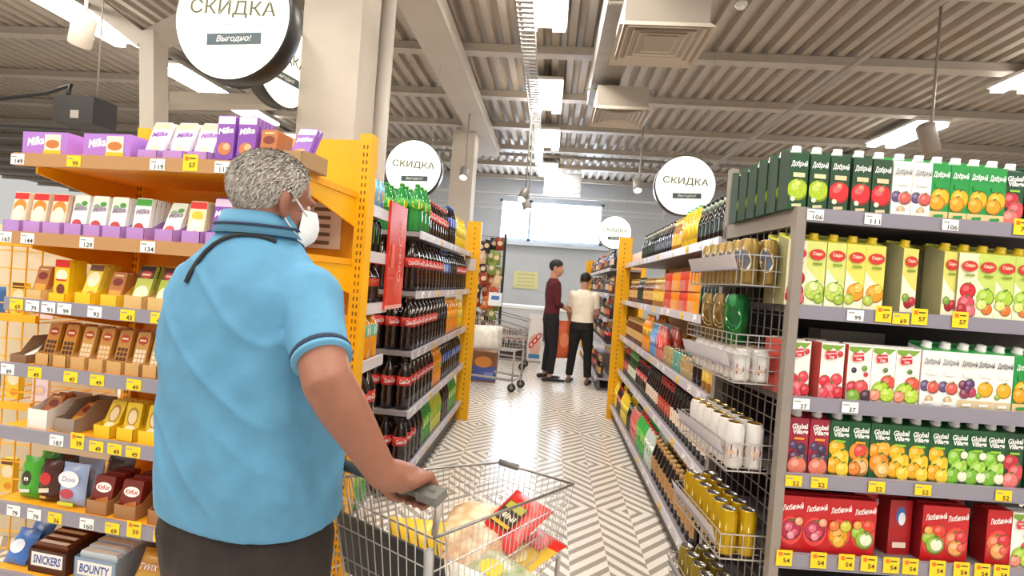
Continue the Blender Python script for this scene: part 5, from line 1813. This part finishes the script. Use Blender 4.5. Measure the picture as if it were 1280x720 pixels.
man = dict(label='stout grey-haired man in light blue polo shirt and face mask pushing a shopping cart', skin='#8f5d48', f=fb, hf=hf, pelvis=pelv,
           head=hc, neck=tc(325, 302), nr=0.06, tilt=0.14, hs=0.88, torso=torso,
           shirt=SHIRTM, trousers=C('#2b221d', 0.85, noise=0.2, nscale=20), shoe=C('#1a1614', 0.5),
           shL=shL, shR=shR, elL=elL, elR=elR, wrL=wrL, wrR=wrR, ar=(0.060, 0.050, 0.047, 0.047, 0.030), sleeve=0.70,
           handR=((grip - wrR) + V((0, 0, 0.02)), V((0.15, 0.1, -1)), 0.75), handL=((gl - wrL), V((0.2, 0, -1)), 0.9), gripR=(grip, hv, cf, -1), gripL=(gl, hv, cf, 1),
           hipL=V((pelv.x, pelv.y, hipz)) - rb * 0.095, hipR=V((pelv.x, pelv.y, hipz)) + rb * 0.095,
           knL=V((pelv.x, pelv.y, 0.46)) - rb * 0.11 + fb * 0.05, knR=V((pelv.x, pelv.y, 0.46)) + rb * 0.11 + fb * 0.0,
           anL=V((pelv.x, pelv.y, 0.08)) - rb * 0.12 + fb * 0.08, anR=V((pelv.x, pelv.y, 0.08)) + rb * 0.12 - fb * 0.06,
           lr=(0.115, 0.1, 0.07, 0.065, 0.05), waist=[(V((pelv.x, pelv.y, 0.72)), 0.188, 0.13, 0.12), (V((pelv.x, pelv.y, 0.8)), 0.192, 0.135, 0.118), (V((pelv.x, pelv.y, 0.92)), 0.185, 0.13, 0.112)],
           hair=C('#6f675f', 0.8, hex2='#b0a89f', nscale=38, bump=0.8), voxel=0.006, folds=0.009, hlow=-0.055, seed=3, hrough=0.008, ssm=8, hfront=0.035)
mt, q, B3, inv, rt = person(man)
# short grey strands over the cropped hair
rnd = random.Random(11)
hm_ = MB()
tones = [C('#5e564d', 0.7), C('#948b81', 0.7), C('#c2bbb2', 0.7), C('#dcd7d0', 0.7)]
bins = {k: ([], []) for k in range(4)}
hn_ = 0
while hn_ < 7000:
    th, z = rnd.uniform(0, 2 * math.pi), rnd.uniform(-0.95, 1)
    s_ = math.sqrt(1 - z * z)
    x, y = s_ * math.cos(th), s_ * math.sin(th)
    P = V((0.077 * x, -0.012 + 0.098 * y, 0.03 + 0.088 * z))
    hl = -0.062
    if P.y > -0.04:
        hl = -0.062 + 0.09 * min(1, (P.y + 0.04) / 0.03)
    if P.y > 0.006:
        hl = 0.004 + 0.12 * max(0, (P.y - 0.018) / 0.07) ** 0.9
    if P.z < hl:
        continue
    hn_ += 1
    N = V((x / 0.077, y / 0.098, z / 0.088)).normalized()
    fl = V((rnd.uniform(-.5, .5) + x * 0.5, -0.6 + rnd.uniform(-.4, .4), -0.75 + rnd.uniform(-.4, .4) + 0.5 * z))
    fl = (fl - fl.dot(N) * N).normalized()
    sd_ = N.cross(fl)
    L = rnd.uniform(0.012, 0.024) * min(1, 0.45 + (P.z - hl) / 0.06)
    base = V((0, -0.012, 0.03)) + (P - V((0, -0.012, 0.03))) * (1.03 + 0.03 * min(1, max(0, (P.z - hl) / 0.03)))
    tip = base + fl * L + N * rnd.uniform(0.001, 0.007)
    mid = base + fl * L * 0.5 + N * 0.004
    w_ = 0.0011
    top_ = max(0, z) * 0.6 + (0.25 if y < 0 else 0)
    k = min(3, max(0, int(rnd.gauss(2.6 - 2.0 * top_, 0.8))))
    vs_, fs_ = bins[k]
    o_ = len(vs_)
    vs_ += [q(*(base - sd_ * w_)), q(*(base + sd_ * w_)), q(*(mid + sd_ * w_ * .8)), q(*(mid - sd_ * w_ * .8)), q(*tip)]
    fs_ += [(o_, o_ + 1, o_ + 2, o_ + 3), (o_ + 3, o_ + 2, o_ + 4)]
for k in range(4):
    hm_.add(bins[k][0], bins[k][1], tones[k])
so_ = ob('hair_strands', hm_, mt, inv)
so_['kind'] = 'stuff'
# collar with its dark stripe
NAVY = C('#22304a', 0.8)
SHIRT2 = C('#5c95b6', 0.85)
col_c = tc(326, 293)
for nm, z0, z1, r0, r1, mat in (('collar', -0.016, 0.034, 0.096, 0.078, SHIRT2), ('collar_stripe', 0.0, 0.006, 0.0935, 0.0915, NAVY)):
    m = MB()
    vs, fs = [], []
    n = 40
    for rr, zz in ((r0, z0), (r1, z1), (r1 - 0.006, z1), (r0 - 0.012, z0)):
        for i in range(n):
            a = 2 * math.pi * i / n
            w_ = math.cos(a) * rt + math.sin(a) * fb
            dip = -0.03 * max(0, math.sin(a)) ** 2
            vs.append(col_c + w_ * rr * (1.0 if nm == 'collar' else 1.015) + UP * (zz + dip + 0.012))
    for k in range(4):
        for i in range(n):
            j = (i + 1) % n
            fs.append((k * n + i, k * n + j, ((k + 1) % 4) * n + j, ((k + 1) % 4) * n + i))
    m.add(vs, fs, mat, True)
    ob(nm, m, mt, inv)
# sleeve cuff stripes
for sd in ('R', 'L'):
    sh, el = man['sh' + sd], man['el' + sd]
    d = (el - sh).normalized()
    e = sh.lerp(el, 0.70)
    r = 0.050 * 1.13
    m = MB()
    m.tube([e - d * 0.004, e - d * 0.001, e + d * 0.006, e + d * 0.009], [r * 1.0, r * 1.03, r * 1.03, r * 0.98], NAVY, 28)
    ob('sleeve_band', m, mt, inv)
    m = MB()
    m.tube([e + d * 0.009, e + d * 0.018], [r * 1.02, r * 1.0], SHIRT2, 28)
    ob('sleeve_band', m, mt, inv)
# shoulder strap
m = MB()
from mathutils.bvhtree import BVHTree
so = [o for o in mt.children if o.name.startswith('shirt')][0]
bv = BVHTree.FromPolygons([v_.co + Vector((-inv.x, -inv.y, 0)) * 0 for v_ in so.data.vertices], [tuple(p_.vertices) for p_ in so.data.polygons])
pts = []
for px, py in ((345, 303), (333, 298), (320, 295), (306, 294), (293, 295), (281, 299), (269, 306), (258, 316), (248, 328), (240, 341), (234, 354)):
    d = RM @ Vector(((px - 640) / F, -(py - 360) / F, -1))
    h_, n_, _, _ = bv.ray_cast(CAM, d)
    if h_:
        pts.append(h_ + n_ * 0.003)
m.tube(pts, 0.005, C('#26282b', 0.7), 8)
ob('shoulder_strap', m, mt, inv)
# face mask and ear loops
m = MB()
vs, fs = [], []
nu, nv = 17, 9
for j in range(nv):
    v_ = j / (nv - 1)
    ymid = 0.1 + 0.027 * math.sin(math.pi * min(1.0, v_ * 0.8 + 0.12)) - 0.03 * max(0, v_ - 0.75) * 4 * 0.5
    for i in range(nu):
        u = i / (nu - 1) * 2 - 1
        y_ = 0.045 + (ymid - 0.045) * (1 - abs(u) ** 2.2)
        vs.append(q(0.067 * math.sin(u * 1.4), y_, -0.004 - 0.1 * v_ + 0.02 * abs(u) ** 2 * (v_ - 0.4)))
for j in range(nv - 1):
    for i in range(nu - 1):
        a = j * nu + i
        fs.append((a, a + nu, a + nu + 1, a + 1))
MASK = C('#e9edf0', 0.8)
m.add(vs, fs, MASK, True)
mo = ob('face_mask', m, mt, inv)
for sx in (-1, 1):
    l = MB()
    l.tube([q(sx * 0.064, 0.06, -0.025), q(sx * 0.074, 0.025, 0.0), q(sx * 0.08, -0.005, 0.022), q(sx * 0.082, -0.022, 0.0), q(sx * 0.08, -0.02, -0.03), q(sx * 0.076, 0.01, -0.06), q(sx * 0.064, 0.055, -0.088)], 0.0018, MASK, 6)
    ob('ear_loop', l, mo)

# ------------------------------------------------------------------ shopping carts
def wire_wall(m, a, b, c, d, nv, nh, r=0.0017, mat=None):
    """a-b top edge, d-c bottom edge"""
    mat = mat or WIRE
    for i in range(nv + 1):
        s = i / nv
        m.wire(a.lerp(b, s), d.lerp(c, s), r, mat)
    for j in range(1, nh + 1):
        s = j / nh
        m.wire(a.lerp(d, s), b.lerp(c, s), r * 1.1, mat)


def cart(label, rl, rr, fl, fr_, hl, hr, zb_r, zb_f, dense=1.0, thick=1.0):
    """rear-left, rear-right, front-left, front-right rim corners, handle ends"""
    base = (rl + rr + fl + fr_) / 4
    t = thing('shopping_cart', label, 'shopping cart', (base.x, base.y, 0))
    iv = V((-base.x, -base.y, 0))
    cen = V((base.x, base.y, 0))

    def low(p, z, k):
        q_ = p.lerp(V((cen.x, cen.y, p.z)), k)
        return V((q_.x, q_.y, z))
    brl, brr, bfl, bfr = low(rl, zb_r, 0.16), low(rr, zb_r, 0.16), low(fl, zb_f, 0.1), low(fr_, zb_f, 0.1)
    k = dense
    r = 0.0016 * thick
    for a, b, c, d, nm, nv in ((rr, fr_, bfr, brr, 'side_basket_wall', int(30 * k)), (rl, fl, bfl, brl, 'side_basket_wall', int(30 * k)), (fl, fr_, bfr, bfl, 'front_basket_wall', int(13 * k)), (rl, rr, brr, brl, 'rear_flap', int(16 * k)), (brl, brr, bfr, bfl, 'basket_floor', int(14 * k))):
        m = MB()
        wire_wall(m, a, b, c, d, nv, 4 if nm != 'basket_floor' else 12, r)
        ob(nm, m, t, iv)
    m = MB()
    R2 = 0.0045 * thick
    m.tube([rl, fl, fr_, rr], R2, C('#8a857f', 0.3, 0.6), 8)
    ob('rim', m, t, iv)
    # child seat flap inside the rear
    HD = C('#4a4b46', 0.5)
    h = MB()
    h.tube([hl, hr], 0.0135 * thick, HD, 12)
    ho = ob('handle', h, t, iv)
    d = (hr - hl).normalized()
    n2 = UP.cross(d).normalized()
    for p, s in ((hr, 1), (hl, -1)):
        e = MB()
        o_ = p - d * s * 0.045
        o2 = p + d * s * 0.014
        vs = []
        for c_ in (o_, o2):
            for a_, b_ in ((-0.02, 0.006), (0.012, 0.018), (0.018, 0.0), (-0.014, -0.013)):
                vs.append(c_ + n2 * a_ + UP * b_)
        e.add(vs, [(0, 1, 2, 3), (7, 6, 5, 4), (0, 4, 5, 1), (1, 5, 6, 2), (2, 6, 7, 3), (3, 7, 4, 0)], C('#6f6d68', 0.45))
        eo = ob('handle_bracket', e, ho)
        a = MB()
        a.tube([p + n2 * 0.01, (rr if s > 0 else rl) + UP * 0.01], 0.008 * thick, WIRE, 8)
        ob('handle_arm', a, t, iv)
    # undercarriage
    fr2 = MB()
    FM = C('#a8a49e', 0.45, 0.3)
    w4 = []
    for a, b in ((rr, bfr), (rl, bfl)):
        top = V((a.x, a.y, a.z - 0.03)) - (b - a).normalized() * V((1, 1, 0)).length * 0.012
        back = low(a, 0.16, 0.05)
        front = low(b, 0.15, 0.02)
        fr2.tube([top, top.lerp(back, 0.6), back.lerp(front, 0.12) + UP * -0.0, front], 0.011 * thick, FM, 8)
        w4 += [back, front]
    fr2.tube([w4[0], w4[2]], 0.009 * thick, FM, 8)
    fr2.tube([w4[1], w4[3]], 0.009 * thick, FM, 8)
    fr2.tube([bfr, w4[1]], 0.008 * thick, FM, 8)
    fr2.tube([bfl, w4[3]], 0.008 * thick, FM, 8)
    ob('undercarriage', fr2, t, iv)
    for c_ in w4:
        wv = MB()
        g = V((c_.x, c_.y, 0.055))
        ax = d
        wv.tube([g - ax * 0.014, g + ax * 0.014], 0.055, C('#2a2826', 0.6), 18)
        wv.tube([g - ax * 0.016, g + ax * 0.016], 0.025, C('#8f8c88', 0.4), 12)
        wo = ob('wheel', wv, t, iv)
        f_ = MB()
        for s in (-1, 1):
            f_.tube([g + ax * s * 0.02, g + ax * s * 0.02 + UP * 0.06, c_], 0.006, FM, 6)
        ob('caster_fork', f_, wo)
    return t, iv, (brl, brr, bfl, bfr)


rr_, fl_, fr_ = at(543, 672, 1.10), at(625, 578, 1.93), at(717, 605, 1.76)
cdv = (fr_ - rr_)
cdv.z = 0
cdv.normalize()
side_v = V((-cdv.y, cdv.x, 0))
rl_ = rr_ + side_v * 0.47
ct, civ, cb = cart('chrome wire shopping cart with grey handle pushed by the man in blue', rl_, rr_, fl_, fr_, handle_R - hv * 0.50, handle_R, 0.46, 0.46)
# plastic corner clip on the front rim
d = (fr_ - fl_).normalized()
m = MB()
m.tube([fl_ - (fl_ - rl_).normalized() * 0.0 + UP * 0.002, fl_ + d * 0.085 + UP * 0.0], 0.013, C('#6f6d6a', 0.5), 6)
ob('corner_clip', m, ct, civ)
# child seat: folded grille and dark panel in the rear of the basket
s0, s1 = rr_.lerp(rl_, 0.08) + cdv * 0.06, rr_.lerp(rl_, 0.92) + cdv * 0.06
m = MB()
wire_wall(m, s0 + UP * 0.05, s1 + UP * 0.05, s1 + cdv * 0.1 - UP * 0.3, s0 + cdv * 0.1 - UP * 0.3, 12, 3, 0.0026)
ob('child_seat_grille', m, ct, civ)
m = MB()
a, b = s0 - UP * 0.10 + cdv * 0.02, s1 - UP * 0.10 + cdv * 0.02
vs = [a, b, b - UP * 0.2 + cdv * 0.05, a - UP * 0.2 + cdv * 0.05]
vs += [v_ + cdv * 0.008 for v_ in vs]
m.add(vs, [(0, 1, 2, 3), (7, 6, 5, 4), (0, 4, 5, 1), (1, 5, 6, 2), (2, 6, 7, 3), (3, 7, 4, 0)], C('#2e3033', 0.5))
ob('child_seat_panel', m, ct, civ)

# goods lying in the cart
def basket_pos(u, v_, z):
    """u: 0 rear..1 front, v: 0 right..1 left"""
    brl, brr, bfl, bfr = cb
    p = brr.lerp(bfr, u).lerp(brl.lerp(bfl, u), v_)
    return V((p.x, p.y, p.z + z))


def cart_bag(name, u, v_, w_, h, t_, base, art, label, rot, z=0.0, cat='food pack', rough=0.3, hex2=None):
    bag('tmpbag', w_, h, t_, base, art, rough)
    P = B.pop('tmpbag')
    P.name, P.cat = name, cat
    if hex2:
        P.parts[0][1].slots[0] = C(base, rough, hex2=hex2, nscale=25, bump=0.4)
    return P.place(basket_pos(u, v_, z), 0, label, None, False, rot)


yaw = math.atan2(-cdv.x, cdv.y)
cart_bag('snack_pack', 0.16, 0.5, 0.17, 0.24, 0.07, '#e3b516', lambda p, w_, h: (p.ell(0, h * .5, w_ * .3, h * .2, C('#f2d86a', .4)),), 'upright yellow snack pack standing in the cart', (-0.35, 0, yaw + 0.5), 0.0)
cart_bag('bread_bag', 0.55, 0.62, 0.24, 0.26, 0.11, '#c9a070', None, 'clear bag of pale bread rolls in the cart', (-1.4, 0.0, yaw + 0.3), 0.05, rough=0.35, hex2='#e8d3b0')
cart_bag('bread_bag', 0.42, 0.38, 0.2, 0.22, 0.09, '#b58a68', None, 'brownish wrapped loaf beside the bread rolls in the cart', (-1.4, 0.0, yaw + 0.2), 0.05, rough=0.3, hex2='#d8bfa0')
cart_bag('food_pack', 0.66, 0.42, 0.2, 0.2, 0.06, '#c8281e', lambda p, w_, h: (p.rect(0, h * .45, w_ * .5, h * .5, C('#3a2a1c', .4)), p.rect(0, h * .62, w_ * .44, h * .14, C('#a8a83a', .4)), p.text('MINI', 0, h * .42, w_ * .4, C('#f2e6c8', .4), h=h * .1, bold=.02), p.rect(0, h * .26, w_ * .46, h * .06, C('#e0a81c', .4))), 'red food pack with dark printed label in the cart', (-1.05, 0, yaw - 0.35), 0.09)
cart_bag('food_pack', 0.58, 0.22, 0.16, 0.2, 0.05, '#d8b03a', lambda p, w_, h: (p.rect(0, h * .8, w_ * .7, h * .2, C('#c8281e', .4)), p.ell(0, h * .4, w_ * .3, h * .2, C('#f2e0a0', .4)), p.rect(0, h * .1, w_ * .6, h * .05, C('#c8281e', .4))), 'yellow pasta pack with red stripe in the cart', (-1.4, 0, yaw - 0.2), 0.03)
cart_bag('food_pack', 0.74, 0.2, 0.14, 0.16, 0.045, '#d0261c', None, 'plain bright red pack at the front of the cart', (-1.35, 0.0, yaw - 0.3), 0.03)
cart_bag('vegetable_bag', 0.3, 0.14, 0.22, 0.2, 0.09, '#8a9a6a', lambda p, w_, h: (p.ell(0, h * .5, w_ * .2, h * .16, C('#e8c01a', .4)),), 'greenish clear bag with a yellow sticker in the cart', (-1.4, 0, yaw - 0.2), 0.045, hex2='#c9c4b0')
cart_bag('vegetable_bag', 0.12, 0.15, 0.22, 0.18, 0.08, '#b8b4aa', None, 'pale clear plastic bag by the cart\'s rear flap', (-1.3, 0, yaw), 0.05, hex2='#dcd8d0')

# ------------------------------------------------------------------ two distant shoppers
def far_person(px, Y, H, f, hf_, label, shirt, trousers, skin, sleeve, arms, hair, seed, stance=0.07, step=0.0, tilt=0.1, slim=1.0, shoe='#2a2220'):
    c = at(px, 475, Y)
    c.z = 0
    k = H / 1.75
    r = V((f.y, -f.x, 0))

    def J_(x, y, z):
        return c + r * x * k + f * y * k + UP * z * k
    sl = slim
    torso = [(J_(0, 0, 0.93), 0.165 * sl, 0.11, 0.11), (J_(0, 0, 1.0), 0.165 * sl, 0.112, 0.105), (J_(0, 0.005, 1.1), 0.158 * sl, 0.11, 0.1), (J_(0, 0.0, 1.25), 0.18 * sl, 0.12, 0.11), (J_(0, 0, 1.38), 0.185 * sl, 0.105, 0.1), (J_(0, 0, 1.45), 0.12 * sl, 0.075, 0.08), (J_(0, 0, 1.49), 0.07 * sl, 0.06, 0.065)]
    D = dict(label=label, skin=skin, f=f, hf=hf_, pelvis=J_(0, 0, 0.93), head=J_(0, 0.03, 1.635), neck=J_(0, 0, 1.49), nr=0.052, tilt=tilt, hs=1.0 * k, torso=torso, shirt=shirt, trousers=trousers, shoe=C(shoe, 0.5),
             shL=J_(-0.175 * sl, 0, 1.40), shR=J_(0.175 * sl, 0, 1.40), ar=(0.052, 0.046, 0.038, 0.038, 0.026), sleeve=sleeve,
             hipL=J_(-0.085, 0, 0.9), hipR=J_(0.085, 0, 0.9), knL=J_(-0.09 - stance * .3, 0.03 + step, 0.49), knR=J_(0.09 + stance * .3, 0.03 - step * .5, 0.49), anL=J_(-0.09 - stance * .6, step, 0.085), anR=J_(0.09 + stance * .6, -step, 0.085),
             lr=(0.095, 0.08, 0.056, 0.054, 0.04), waist=[(J_(0, 0, 0.85), 0.17 * sl, 0.11, 0.12), (J_(0, 0, 0.95), 0.168 * sl, 0.11, 0.11), (J_(0, 0, 1.02), 0.16 * sl, 0.105, 0.1)],
             hair=hair, voxel=0.011, hlow=-0.07, seed=seed, htop=0.1, hfront=-0.035)
    for sd, (e, w_, hd, hn, cu) in arms.items():
        D['el' + sd], D['wr' + sd] = J_(*e), J_(*w_)
        D['hand' + sd] = (r * hd[0] + f * hd[1] + UP * hd[2], r * hn[0] + f * hn[1] + UP * hn[2], cu)
    D['thumbR'], D['thumbL'] = 1, -1
    return person(D)


armsA = {'R': ((0.2, 0.02, 1.13), (0.1, 0.24, 1.03), (-.3, .9, -.1), (-1, 0, 0), 0.5), 'L': ((-0.2, 0.04, 1.13), (-0.06, 0.25, 1.05), (.3, .9, -.1), (1, 0, 0), 0.5)}
far_person(683, 7.4, 1.78, V((0.95, 0.3, 0)).normalized(), V((0.97, -0.25, 0)).normalized(), 'slim young man in maroon shirt and black trousers standing in the aisle', C('#571420', 0.85, noise=0.1, nscale=20), C('#15141a', 0.85), '#c08a70', 1.35, armsA, C('#15100d', 0.6), 5, slim=0.9)
armsB = {'R': ((0.23, 0.02, 1.13), (0.2, 0.2, 1.05), (-.1, .9, .1), (-1, 0, 0), 0.5), 'L': ((-0.23, 0.03, 1.13), (-0.21, 0.14, 0.93), (0, .4, -.9), (1, 0, 0), 0.9)}
far_person(722, 7.35, 1.62, V((0.25, 0.97, 0)).normalized(), V((0.3, 0.95, 0)).normalized(), 'young shopper in white t-shirt and black trousers seen from behind at the shelves', C('#efe4d2', 0.85, noise=0.05, nscale=15), C('#14120f', 0.85), '#b8836a', 0.75, armsB, C('#1a120e', 0.6), 9, stance=0.1, tilt=0.35, shoe='#6a5f55')

# ================================================================== far background
# orange carrier bag hanging by the shopper's hand
q_ = at(706, 407, 7.42)
P = Proto('carrier_bag', 'bag')
bag('cb', 0.3, 0.56, 0.14, '#d8643c', lambda p, w_, h: (p.ell(0, h * .5, w_ * .25, h * .2, C('#e88a64', .4)),), 0.35)
P = B.pop('cb')
P.name, P.cat = 'carrier_bag', 'bag'
P.place((q_.x - 0.02, 7.42, at(706, 448, 7.42).z), 0.4, 'orange carrier bag hanging beside the shopper in white')
# two carts standing at the gap
c1 = at(640, 488, 6.6)
t1 = [V((-1.15, 6.95, 0.9)), V((-0.95, 6.45, 0.9))]
f = V((0.9, 0.42, 0)).normalized()
s = V((-f.y, f.x, 0))


def far_cart(px, py, Y, f, label, L=0.75, W=0.5):
    g = at(px, py, Y)
    s = V((-f.y, f.x, 0))
    fr0 = V((g.x, g.y, 0))
    fr2 = fr0 + UP * 0.8
    fl2 = fr2 + s * W * 0.75
    rr2 = fr0 - f * L - s * W * 0.12 + UP * 0.93
    rl2 = rr2 + s * W
    return cart(label, rl2, rr2, fl2, fr2, rl2 - f * 0.12 + UP * 0.08, rr2 - f * 0.12 + UP * 0.08, 0.5, 0.52, 0.6, 1.6)


far_cart(642, 492, 6.3, V((0.95, -0.3, 0)).normalized(), 'chrome cart holding a white bag parked by the cola gondola end')
ct2 = far_cart(655, 462, 8.0, V((0.9, -0.1, 0)).normalized(), 'empty chrome cart behind the one with the white bag')
g = at(608, 432, 6.5)
bag('wb', 0.42, 0.3, 0.3, '#ddd8d2', None, 0.35)
P = B.pop('wb')
P.name, P.cat = 'plastic_bag', 'bag'
P.parts[0][1].slots[0] = C('#ddd8d2', 0.35, hex2='#f4f0ea', nscale=20, bump=0.5)
P.place((g.x, 6.45, 0.52), 0.2, 'crumpled white plastic bag lying in a distant cart')
g = at(601, 478, 6.9)
t = thing('carton_box', 'blue and brown carton standing on the floor behind the distant cart', 'box', (g.x, 6.95, 0), 0.05)
ob('carton', MB().box(-0.2, 0.2, -0.15, 0.15, 0, 0.42, C('#8a5a3a', 0.6)), t)
p = Print(MB(), -0.1503)
p.rect(0, 0.12, 0.39, 0.2, C('#4a5aa0', .6))
p.ell(0.02, 0.28, 0.12, 0.08, C('#d88a3a', .6))
p.rect(0.1, 0.1, 0.12, 0.08, C('#7a8ac8', .6))
ob('side_print', p.mb, t)

# snack rack beside the gap: hooks with hanging bags
a = at(597, 340, 7.6)
b = at(628, 340, 7.6)
t = thing('snack_rack', 'dark wire rack hung with snack bags beyond the cola gondola', 'rack', (a.x, 7.6, 0))
W = b.x - a.x
ob('back_grid', grid_panel(-0.1, W, 0.3, 2.1, 0.1, C('#3a3634', 0.5), 0.004, 'x', 0.12), t)
for xx in (-0.1, W):
    ob('post', MB().box(xx - 0.02, xx + 0.02, 0.1, 0.14, 0, 2.15, C('#2f2c2a', 0.5)), t)
ob('base_tray', MB().box(-0.1, W, -0.2, 0.14, 0.25, 0.3, C('#3a3430', 0.5)), t)
cols = [('#2a1f24', 'dark'), ('#7a8a3a', 'olive green'), ('#c86a2a', 'orange'), ('#b04a24', 'rust'), ('#8a3424', 'dark red'), ('#d8b08a', 'tan'), ('#4a2c22', 'brown')]
for i, (c_, nm) in enumerate(cols):
    bag('sb%d' % i, 0.13, 0.2, 0.05, c_, lambda p, w_, h: (p.ell(0, h * .55, w_ * .32, h * .18, C('#e0c8a0', .4)),))
    B['sb%d' % i].name = 'snack_bag'
    B['sb%d' % i].cat = 'snack bag'
for j in range(9):
    for i in range(5):
        k = (0, 1, 1, 2, 3, 2, 4, 6, 6)[j] if i else (0, 6)[j % 2]
        z = 1.84 - j * 0.18 + random.uniform(-.05, .05)
        if random.random() < 0.35:
            k = random.randrange(7)
        B['sb%d' % k].place((a.x + (-0.06 + i * 0.1 + random.uniform(-.03, .03)) * W / 0.42, 7.66 - 0.055 * ((i + j) % 3) - 0.012 * j, z), 0,  cols[k][1] + ' snack bag hanging on the wire rack', cols[k][1] + ' snack bags', True, (0.0, random.uniform(-.3, .3), random.uniform(-.4, .4)))
g = at(619, 374, 7.4)
tag(ob('price_card', MB().box(-0.1, 0.1, -0.004, 0.004, -0.1, 0.1, C('#e8eef2', 0.5)).merge((lambda m: (Print(m, -0.0045).rect(0, 0.02, 0.12, 0.06, C('#4a7ac0', .5)), m)[1])(MB())), None, (g.x, 7.4, g.z)), 'white and blue card on the snack rack', 'card')

# wall notice, white counter, bottles, poster
g = at(657, 350, YB - 0.02)
tag(ob('wall_notice', MB().box(-0.35, 0.35, -0.01, 0.01, -0.24, 0.24, C('#d8d49a', 0.6)).merge((lambda m: ([Print(m, -0.0105 - k * .0003).rect(0, 0.15 - k * 0.1, 0.5, 0.02, C('#a8a47a', .6)) for k in range(4)], m)[1])(MB())), None, g), 'pale yellow notice on the grey back wall', 'notice')
t = thing('freezer_counter', 'low white freezer counter against the back wall', 'counter', (at(660, 400, 11.5).x, 11.5, 0))
ob('cabinet', MB().box(-1.0, 0.9, 0, 0.8, 0.0, 0.82, C('#c9cdd2', 0.5)), t)
ob('lid', MB().box(-1.02, 0.92, -0.02, 0.82, 0.82, 0.88, C('#eef1f3', 0.3)), t)
ob('grille', MB().box(-0.9, 0.8, -0.012, 0, 0.1, 0.3, C('#6a6d70', 0.5)), t)
t = thing('bottle_crate', 'dark crate of bottles before the white freezer counter', 'crate', (at(647, 425, 9.2).x, 9.2, 0))
ob('crate_body', MB().box(-0.3, 0.3, -0.2, 0.2, 0, 0.3, C('#3a2420', 0.6)), t)
for i in range(6):
    K['beer_red' if i % 2 else 'beer_tan'].place((t.location.x - 0.25 + i * 0.1, 9.1, 0.3), 0, ('red-labelled' if i % 2 else 'gold-labelled') + ' bottle standing on the dark crate', 'bottles on the dark crate', whole=True)
g = at(668, 435, 9.0)
t = thing('promo_poster', 'white standing poster with red script beside the young man in maroon', 'poster', (g.x, 9.0, 0))
h_ = at(668, 393, 9.0).z
ob('board', MB().box(-0.13, 0.13, -0.01, 0.01, 0.02, h_, C('#f0ecea', 0.5)), t)
p = Print(MB(), -0.0105)
p.ell(0, h_ * 0.35, 0.11, 0.2, C('#e8b8a8', .5))
for k in range(3):
    p.ell(-0.06 + 0.06 * k, h_ * (0.36 + 0.09 * k), 0.045, 0.075, C('#c8281e', .5), 14, -0.5)
    p.ell(-0.06 + 0.06 * k, h_ * (0.36 + 0.09 * k), 0.022, 0.045, C('#f0d8d0', .5), 14, -0.5)
p.rect(0, 0.1, 0.2, 0.08, C('#4a8ab8', .5))
ob('lettering', p.mb, t)
ob('foot', MB().box(-0.13, 0.13, -0.1, 0.1, 0, 0.02, GREY), t)

# smoke detector under the deck
g = at(924, 38, 5.2)
t = thing('smoke_detector', 'small round white smoke detector under the deck', 'smoke detector', (g.x, 5.2, CZ - 0.06))
ob('base', MB().lathe([(0.06, 0.03), (0.06, 0.06)], WHITE, 18), t)
ob('sensor', MB().lathe([(0.035, 0), (0.045, 0.012), (0.045, 0.03)], WHITE, 18), t)
